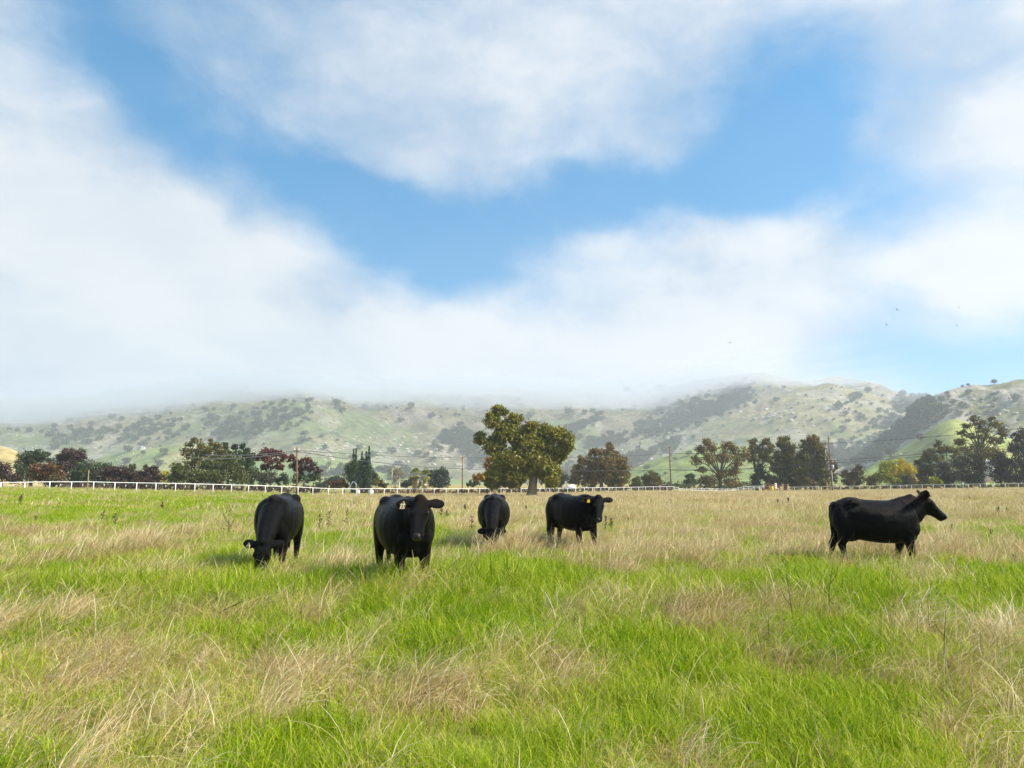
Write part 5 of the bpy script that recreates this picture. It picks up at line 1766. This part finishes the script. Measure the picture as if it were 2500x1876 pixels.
# ------------------------------------------------------------------ birds
def bird(px, py, d, span_px, roll, label):
    p = P(px, py, d)
    s = span_px * d / F
    root = empty('bird', tuple(p), random.uniform(-0.5, 0.5))
    root.rotation_euler = (random.uniform(-0.3, 0.3), roll, random.uniform(-0.4, 0.4))
    tag(root, label, 'bird', 'soaring birds')
    MB().loft([((0, -0.20 * s, 0), (1, 0, 0), (0, 0, 1), 0.01 * s, 0.01 * s, 0.01 * s, 2), ((0, -0.12 * s, 0), (1, 0, 0), (0, 0, 1), 0.045 * s, 0.04 * s, 0.04 * s, 2), ((0, 0.05 * s, 0), (1, 0, 0), (0, 0, 1), 0.05 * s, 0.04 * s, 0.05 * s, 2),
               ((0, 0.2 * s, 0), (1, 0, 0), (0, 0, 1), 0.03 * s, 0.015 * s, 0.015 * s, 2), ((0, 0.3 * s, 0), (1, 0, 0), (0, 0, 1), 0.06 * s, 0.006 * s, 0.006 * s, 2)], 10).build('body', M_BIRD, root)
    for q in (-1, 1):
        MB().loft([((0.02 * q * s, 0, 0.01 * s), (0, 1, 0), (0, 0, 1), 0.10 * s, 0.015 * s, 0.015 * s, 2), ((0.22 * q * s, -0.03 * s, 0.09 * s), (0, 1, 0), (0, 0, 1), 0.10 * s, 0.012 * s, 0.012 * s, 2),
                   ((0.38 * q * s, 0.0, 0.13 * s), (0, 1, 0), (0, 0, 1), 0.07 * s, 0.01 * s, 0.01 * s, 2), ((0.5 * q * s, 0.05 * s, 0.15 * s), (0, 1, 0), (0, 0, 1), 0.02 * s, 0.005 * s, 0.005 * s, 2)], 8).build('wing', M_BIRD, root)


bird(1782, 838, 190, 12, 0.0, 'dark bird gliding low over the hill fog with spread wings')
bird(2190, 757, 170, 10, 0.6, 'dark banking bird, upper of the left pair')
bird(2165, 793, 330, 9, 0.3, 'faint tiny bird below the banking bird')
bird(2340, 752, 320, 9, -0.4, 'faint tiny bird high at the right')
bird(2336, 796, 170, 10, -0.8, 'dark steeply banking bird at the right')


# ------------------------------------------------------------------ grass
def tuft(seed, n, radius, hmin, hmax, w, lean_mu, lean_sd, bend, seg=3, tmin=0.0, tmax=1.0, spread_dir=0.5, head=0.0):
    """blades rooted in a disc; lean along +x like wind-combed grass"""
    rng = np.random.default_rng(seed)
    V, Q, T3, TI = [], [], [], []
    b = 0
    for _ in range(n):
        r = radius * math.sqrt(rng.uniform())
        a = rng.uniform(0, 2 * math.pi)
        p = np.array([r * math.cos(a), r * math.sin(a), -0.02])
        h = rng.uniform(hmin, hmax)
        ln = rng.normal(lean_mu, lean_sd)
        da = rng.normal(0, spread_dir)
        dirv = np.array([math.cos(da), math.sin(da), 0.0])
        fa = rng.uniform(0, math.pi)
        sd_ = np.array([math.cos(fa), math.sin(fa), 0.0]) * w * rng.uniform(0.7, 1.3)
        tv = rng.uniform(tmin, tmax)
        bd = bend * rng.uniform(0.4, 1.6)
        row = []
        for k in range(seg):
            u = k / seg
            ang = ln + bd * u
            c = p + dirv * h * u * math.sin(ang * (0.6 + 0.4 * u)) + np.array([0, 0, h * u * math.cos(ang * (0.6 + 0.4 * u))])
            tap = (1 - 0.55 * u) if not head else (0.75 + (0.9 if u > 0.6 else 0) * head)
            row += [c - sd_ * tap, c + sd_ * tap]
        ang = ln + bd
        tip = p + dirv * h * math.sin(ang) + np.array([0, 0, h * math.cos(ang)])
        V += row + [tip]
        for k in range(seg - 1):
            Q.append((b + 2 * k, b + 2 * k + 1, b + 2 * k + 3, b + 2 * k + 2))
        T3.append((b + 2 * seg - 2, b + 2 * seg - 1, b + 2 * seg))
        TI += [tv] * (2 * seg + 1)
        b += 2 * seg + 1
    return np.array(V), [np.array(Q), np.array(T3)], np.array(TI)


G_STOPS = [(0.0, (0.15, 0.245, 0.003)), (0.35, (0.30, 0.425, 0.005)), (0.7, (0.46, 0.51, 0.022)), (1.0, (0.60, 0.53, 0.15))]
D_STOPS = [(0.0, (0.33, 0.225, 0.085)), (0.35, (0.56, 0.415, 0.175)), (0.7, (0.72, 0.57, 0.29)), (1.0, (0.84, 0.73, 0.47))]
M_GREENBLADE = leafy('green_blade', G_STOPS, 0.48, inst=0.5, gloss=0.015)
M_DRYBLADE = leafy('straw_blade', D_STOPS, 0.40, inst=0.5, gloss=0.02)


def tufts(kind, lod):
    res = []
    for k in range(5 if kind == 'green' else 4):
        sd_ = 1000 + 37 * k + 11 * lod
        if kind == 'green':
            if lod == 0:
                a = tuft(sd_, 80, 0.20, 0.12, 0.30, 0.0032, 0.22, 0.28, 0.55, 3, spread_dir=1.6)
            elif lod == 1:
                a = tuft(sd_, 95, 0.38, 0.16, 0.38, 0.0058, 0.25, 0.25, 0.5, 3, spread_dir=1.4)
            else:
                a = tuft(sd_, 110, 1.15, 0.14, 0.34, 0.016, 0.2, 0.25, 0.4, 2, spread_dir=1.4)
            res.append(np_mesh('green_tuft', a[0], a[1], M_GREENBLADE, False, {'tint': a[2]}))
        else:
            if lod == 0:
                a = tuft(sd_, 50, 0.13, 0.16, 0.50, 0.0026, 0.45, 0.28, 0.6, 4, spread_dir=0.8)
            elif lod == 1:
                a = tuft(sd_, 70, 0.26, 0.24, 0.62, 0.0048, 0.32, 0.24, 0.45, 3, spread_dir=0.9)
            else:
                a = tuft(sd_, 100, 1.1, 0.20, 0.50, 0.012, 0.22, 0.2, 0.35, 2, spread_dir=0.9)
            res.append(np_mesh('straw_tuft', a[0], a[1], M_DRYBLADE, False, {'tint': a[2]}))
    return res


def wisps(lod):
    res = []
    for k in range(4):
        sd_ = 1500 + 41 * k + 13 * lod
        if lod == 0:
            a = tuft(sd_, 13, 0.20, 0.20, 0.50, 0.0022, 0.45, 0.35, 0.6, 4, spread_dir=0.9)
        elif lod == 1:
            a = tuft(sd_, 20, 0.34, 0.24, 0.58, 0.0042, 0.35, 0.3, 0.5, 3, spread_dir=0.9)
        else:
            a = tuft(sd_, 34, 1.1, 0.20, 0.46, 0.011, 0.22, 0.25, 0.35, 2, spread_dir=1.0)
        res.append(np_mesh('straw_wisp', a[0], a[1], M_DRYBLADE, False, {'tint': a[2]}))
    return res


def scatter_zone(d0, d1, dens, margin, seed):
    rng = np.random.default_rng(seed)
    k = 0.80
    amax = k * d1 + margin
    n = int(dens * (2 * amax) * (d1 - d0))
    x = rng.uniform(-amax, amax, n)
    y = rng.uniform(d0, d1, n)
    ok = np.abs(x) < k * y + margin
    return x[ok], y[ok], rng


def grass_layer(name, label, kind, zones):
    P_, R_, S_, K_, I_ = [], [], [], [], []
    protos = []
    for zi, (lod, d0, d1, dens, margin, seed) in enumerate(zones):
        x, y, rng = scatter_zone(d0, d1, dens, margin, seed)
        dr = dryness(x, y)
        if kind == 'green':
            keep = rng.uniform(0, 1, len(x)) < np.clip(1.10 - 0.75 * dr, 0.15, 1)
        else:
            keep = rng.uniform(0, 1, len(x)) < np.clip(0.19 + 0.85 * dr ** 2.0, 0.0, 1)
        px = pxof(x, y)
        keep &= np.hypot(x, y) > 1.3
        keep &= y < np.interp(np.clip(px, -400, 2900), FPX, FD) + 14
        x, y, dr = x[keep], y[keep], dr[keep]
        n = len(x)
        R = np.zeros((n, 3))
        hm = fbm(x / 2.3, y / 2.3, 3, 55)
        if kind == 'green':
            R[:, 2] = rng.uniform(0, 6.28, n) * 0.5 + rng.normal(0, 0.8, n)
            s = rng.uniform(0.75, 1.15, n) * (0.72 + 0.6 * hm)
            if lod == 0:
                s = s * np.interp(y, [5.0, 8.0, 9.5, 11.0], [0.95, 1.15, 1.7, 1.7])
            if lod == 2:
                s = rng.uniform(0.7, 1.1, n)
            s = s * (1 + 0.45 * near_cow(x, y))
            patch = np.clip(0.30 + 0.75 * (dr - 0.35) + 1.3 * (fbm(x / 1.4, y / 2.0, 4, 77) - 0.5) + rng.normal(0, 0.08, n), 0, 1)
        else:
            R[:, 2] = rng.normal(0, 0.65, n) + (fbm(x / 1.2, y / 1.5, 2, 66) - 0.5) * 2.2
            R[:, 0] = rng.normal(0, 0.10, n)
            R[:, 1] = rng.normal(0.0, 0.14, n)
            s = rng.uniform(0.65, 1.15, n) * (0.62 + 0.55 * dr)
            if lod == 0:
                s = s * np.interp(y, [5.0, 9.5], [0.92, 1.2])
            s = s * (1 + 0.35 * near_cow(x, y))
            patch = np.clip(0.5 + 1.2 * (fbm(x / 2.5, y / 2.5, 3, 88) - 0.5) + rng.normal(0, 0.12, n), 0, 1)
        S = np.stack([np.ones(n), np.ones(n), np.ones(n)], 1) * s[:, None]
        if lod == 2:
            S = np.stack([rng.uniform(0.8, 1.2, n), rng.uniform(0.8, 1.2, n), s], 1)
        P_.append(np.stack([x, y, gz(x, y)], 1))
        R_.append(R)
        S_.append(S)
        K_.append(patch)
        if kind == 'green':
            I_.append(rng.integers(0, 5, n) + 5 * zi)
        else:
            thin = rng.uniform(0, 1, n) > sstep(0.38, 0.62, dr)
            I_.append(rng.integers(0, 4, n) + np.where(thin, 4, 0) + 8 * zi)
        protos += tufts(kind, lod)
        if kind == 'dry':
            protos += wisps(lod)
    o = instancer(name, np.concatenate(P_), np.concatenate(R_), np.concatenate(S_), protos, np.concatenate(K_), np.concatenate(I_))
    tag(o, label, kind='stuff')
    return o


grass_layer('green_grass', 'lush green grass of the pasture', 'green', [(0, 0.6, 11, 48, 5.0, 601), (1, 11, 34, 14, 8.0, 602), (2, 34, 190, 1.5, 14, 603)])
grass_layer('dry_grass', 'straw coloured dry grass leaning in tufts', 'dry', [(0, 0.6, 12, 34, 5.0, 611), (1, 12, 34, 17, 8.0, 612), (2, 34, 190, 2.2, 14, 613)])


# taller single stems that stand up in front of the cows
def stems():
    rng = np.random.default_rng(711)
    protos = []
    for k in range(4):
        a = tuft(720 + k, 4, 0.10, 0.50, 0.85, 0.0019, 0.15, 0.22, 0.75, 6, 0.3, 0.9, 2.5, head=0.6)
        protos.append(np_mesh('seed_stem', a[0], a[1], M_DRYBLADE, False, {'tint': a[2]}))
    x, y, rng = scatter_zone(3.5, 30, 1.6, 1.0, 721)
    dr = dryness(x, y)
    keep = rng.uniform(0, 1, len(x)) < np.clip(dr * 0.9, 0.08, 1)
    x, y = x[keep], y[keep]
    n = len(x)
    R = np.zeros((n, 3))
    R[:, 2] = rng.normal(0, 1.2, n)
    s = rng.uniform(0.6, 1.0, n)
    o = instancer('grass_seed_stems', np.stack([x, y, gz(x, y)], 1), R, np.repeat(s[:, None], 3, 1), protos, rng.uniform(0.4, 1, n), rng.integers(0, 4, n))
    tag(o, 'tall pale grass stems rising above the sward', kind='stuff')


stems()


# ------------------------------------------------------------------ dead weeds
def weed(px, py_base, d_scale, hpx, label, seed, branchy=2, lean=0.1, docks=False):
    x, y = ground_hit(px, py_base)
    rng = np.random.default_rng(seed)
    h = hpx * y / F
    root = empty('dead_weed', (x, y, float(gz(x, y))))
    tag(root, label, 'weed', 'dead brown weed stalks')
    w = max(0.0042, 0.00034 * y)
    if y < 9.5:
        h *= 1.3
    top = Vector((lean * h, rng.normal(0, 0.05) * h, h))
    mid = top * 0.5 + Vector((rng.normal(0, 0.03) * h, 0, 0))
    MB().tube([(0, 0, -0.05), mid, top], [w * 1.3, w, w * 0.5], 6).build('stalk', M_STALK, root)
    for k in range(branchy):
        u = rng.uniform(0.35, 0.8)
        a = mid * (u * 2) if u < 0.5 else mid.lerp(top, (u - 0.5) * 2)
        sgn = 1 if k % 2 else -1
        e = a + Vector((sgn * rng.uniform(0.10, 0.28) * h, rng.normal(0, 0.08) * h, rng.uniform(0.18, 0.42) * h))
        MB().tube([a, a.lerp(e, 0.5) + Vector((sgn * 0.03 * h, 0, -0.01 * h)), e], [w * 0.8, w * 0.6, w * 0.3], 5).build('twig', M_STALK, root)
    if docks:
        mb = MB()
        for k in range(34):
            u = rng.uniform(-0.3, 1.0)
            q = mid.lerp(top, u) + Vector(rng.normal(0, 0.075 * (1.2 - 0.6 * u), 3)) * h * 0.8
            mb.ell(q, (w * 1.5, w * 1.5, w * 2.6), 6, 4)
        mb.build('seed_head', M_STALK, root)


W = [(400, 1470, 85, 'thin straight dead stalk left of centre in the near grass', 0, 0.02, False), (1944, 1555, 105, 'forked dead stalk left of the branching one', 1, -0.12, False),
     (2024, 1535, 118, 'tall branching dead weed with several twigs at right', 4, 0.12, False), (1877, 1585, 60, 'short dead twig stub left of the forked stalk', 0, 0.05, False),
     (2262, 1560, 62, 'left of two short dead stalks below the big straw clump', 0, -0.05, False), (2272, 1562, 70, 'right of two short dead stalks below the big straw clump', 0, 0.0, False),
     (2305, 1640, 110, 'slanting dead stalk standing in a pale straw tuft', 1, 0.15, False), (845, 1440, 45, 'bent thin stalk right of centre near the nearest cow', 0, -0.3, False),
     (552, 1335, 95, 'branching brown weed beside the grazing cow', 5, 0.05, True), (778, 1310, 52, 'brown dock weed just left of the nearest cow', 2, 0.0, True),
     (800, 1312, 60, 'taller brown dock weed right beside its lower twin', 2, 0.05, True), (846, 1300, 55, 'thin brown dock weed close to the nearest cow rump', 1, 0.0, True),
     (1076, 1270, 34, 'dense brown dock cluster right of the nearest cow head', 4, 0.05, True), (1092, 1275, 30, 'low brown dock beside the dense cluster', 3, -0.05, True),
     (1110, 1300, 30, 'leaning dark twig before the head on cow', 0, 0.45, False), (1150, 1310, 46, 'dark dock weed left of the head on cow', 2, 0.0, True),
     (1135, 1250, 20, 'tiny dock left of the head on cow', 1, 0, True), (1285, 1260, 24, 'small dock between the head on cow and the turning cow', 2, 0, True),
     (1492, 1305, 40, 'dark dock right of the turning cow chest', 2, 0.05, True), (1478, 1310, 50, 'thin dark stalk under the turning cow head', 1, 0.05, True),
     (1535, 1290, 26, 'small dark dock further right of the turning cow', 1, 0, True), (1925, 1235, 20, 'round dark weed clump mid field before the gate', 5, 0, True),
     (1900, 1238, 18, 'smaller dark weed clump beside the round one', 4, 0, True), (1750, 1208, 9, 'low dark weed tussock near the sagging fence', 4, 0, True),
     (250, 1290, 38, 'brown dock weed in the left straw band', 2, 0.0, True), (276, 1300, 42, 'twiggy brown weed in the left straw band', 3, 0.05, True),
     (85, 1300, 34, 'small upright brown stalk at the far left', 0, 0, True), (48, 1250, 30, 'sparse dark weed on the green rise at far left', 3, 0.1, True),
     (395, 1255, 22, 'sparse dark weed on the green rise', 3, 0, True), (2440, 1265, 26, 'dark weed patch at the far right field', 4, 0, True), (2460, 1262, 22, 'low dark weed at the far right field', 4, 0, True),
     (2325, 1320, 34, 'dark dock right of the profile cow', 2, 0, True), (2420, 1330, 34, 'dark stalk cluster in the right straw', 3, 0, True), (1715, 1320, 28, 'dark weed stems in mid right straw', 3, 0, True),
     (640, 1222, 10, 'small dark weed behind the grazing cow', 2, 0, True), (865, 1232, 14, 'dark weed tuft behind the nearest cow', 4, 0, True), (2475, 1385, 30, 'brown weed at the right margin', 3, 0, True)]
for k, (px, py, hp, lab, br, ln, dk) in enumerate(W):
    weed(px, py, 1, hp, lab, 800 + k, br, ln, dk)
# fallen bent twig
x, y = ground_hit(512, 1528)
z0 = float(gz(x, y))
s = y / F
o = MB().tube([(0, 0, 0.02), (22 * s, 0, 32 * s), (34 * s, 0, 40 * s), (60 * s, 0.05, 52 * s), (70 * s, 0.05, 58 * s)], [0.010, 0.009, 0.008, 0.006, 0.003], 6).build('bent_twig', M_STALK, None, True, (x, y, z0))
tag(o, 'bent dark twig leaning over the near grass at left', 'twig')

# ------------------------------------------------------------------ fog on the hills and haze
def fog_bank():
    pxs = np.arange(-900, 2420, 30.0)
    ds = np.linspace(1150, 3300, 70)
    PX, DD = np.meshgrid(pxs, ds, indexing='ij')
    yb = np.interp(PX, [-900, 0, 200, 350, 480, 600, 720, 850, 1000, 1200, 1400, 1550, 1650, 1750, 1850, 1950, 2050, 2150, 2420], [1040, 1040, 1030, 1018, 1000, 988, 988, 998, 1008, 1010, 1008, 1000, 985, 962, 942, 930, 925, 915, 880])
    zb = HC + 1750 * (1180 - yb) / F
    x = X(PX, DD)
    zb = zb + (fbm(x / 160.0, DD / 160.0, 4, 500) - 0.5) * 46 * (1 - sstep(1500, 2150, PX) * 0.85)
    edge = sstep(0, 1, (PX + 900) / 400) * (1 - sstep(1300, 2350, PX)) ** 0.8 * sstep(1150, 2250, DD) ** 0.7 * (1 - sstep(2900, 3300, DD))
    th = edge * (85 + 110 * (fbm(x / 260.0, DD / 260.0, 4, 510) - 0.4) * (1 - sstep(1500, 2150, PX) * 0.7))
    zb = np.where(th > 0, zb, zb)
    zt = zb + np.maximum(th, 0.0) + 0.03
    n0, n1_ = PX.shape
    vb = np.stack([x, DD, zb], -1).reshape(-1, 3)
    vt = np.stack([x, DD, zt], -1).reshape(-1, 3)
    v = np.concatenate([vb, vt])
    i = np.arange(n1_ - 1)[None, :] + np.arange(n0 - 1)[:, None] * n1_
    fb = np.stack([i, i + 1, i + n1_ + 1, i + n1_], -1).reshape(-1, 4)
    ft = np.stack([i, i + n1_, i + n1_ + 1, i + 1], -1).reshape(-1, 4) + n0 * n1_
    loop = [k for k in range(n1_)] + [(a + 1) * n1_ - 1 for a in range(1, n0)] + [(n0 - 1) * n1_ + k for k in range(n1_ - 2, -1, -1)] + [a * n1_ for a in range(n0 - 2, 0, -1)]
    off = n0 * n1_
    sd_ = [(loop[k], loop[k - 1], loop[k - 1] + off, loop[k] + off) for k in range(len(loop))]
    m, t, o_ = new_mat('fog')
    pv = N(t, 'ShaderNodeVolumePrincipled')
    pv.inputs['Color'].default_value = (0.77, 0.81, 0.855, 1)
    pv.inputs['Density'].default_value = 0.0055
    pv.inputs['Anisotropy'].default_value = 0.2
    t.links.new(pv.outputs[0], o_.inputs['Volume'])
    ob = link('fog', np_mesh('fog', v, [fb, ft, np.array(sd_)], m, True))
    tag(ob, 'low cloud draped over the hill tops', kind='stuff')


fog_bank()
HAZE = True
if HAZE:
    m, t, o_ = new_mat('haze')
    pv = N(t, 'ShaderNodeVolumePrincipled')
    pv.inputs['Color'].default_value = (0.86, 0.92, 1.0, 1)
    pv.inputs['Density'].default_value = 0.00025
    pv.inputs['Anisotropy'].default_value = 0.2
    t.links.new(pv.outputs[0], o_.inputs['Volume'])
    ztop = float(HZ.max()) + 25
    ob = MB().box(0, 0, (ztop - 12) / 2, 9300, 9300, ztop + 12).build('haze', m, None, False)
    tag(ob, 'thin blue haze in the air', kind='stuff')
print('hill trees', cnt, 'boulders', rc, 'woods', nW, 'rocks', nR)
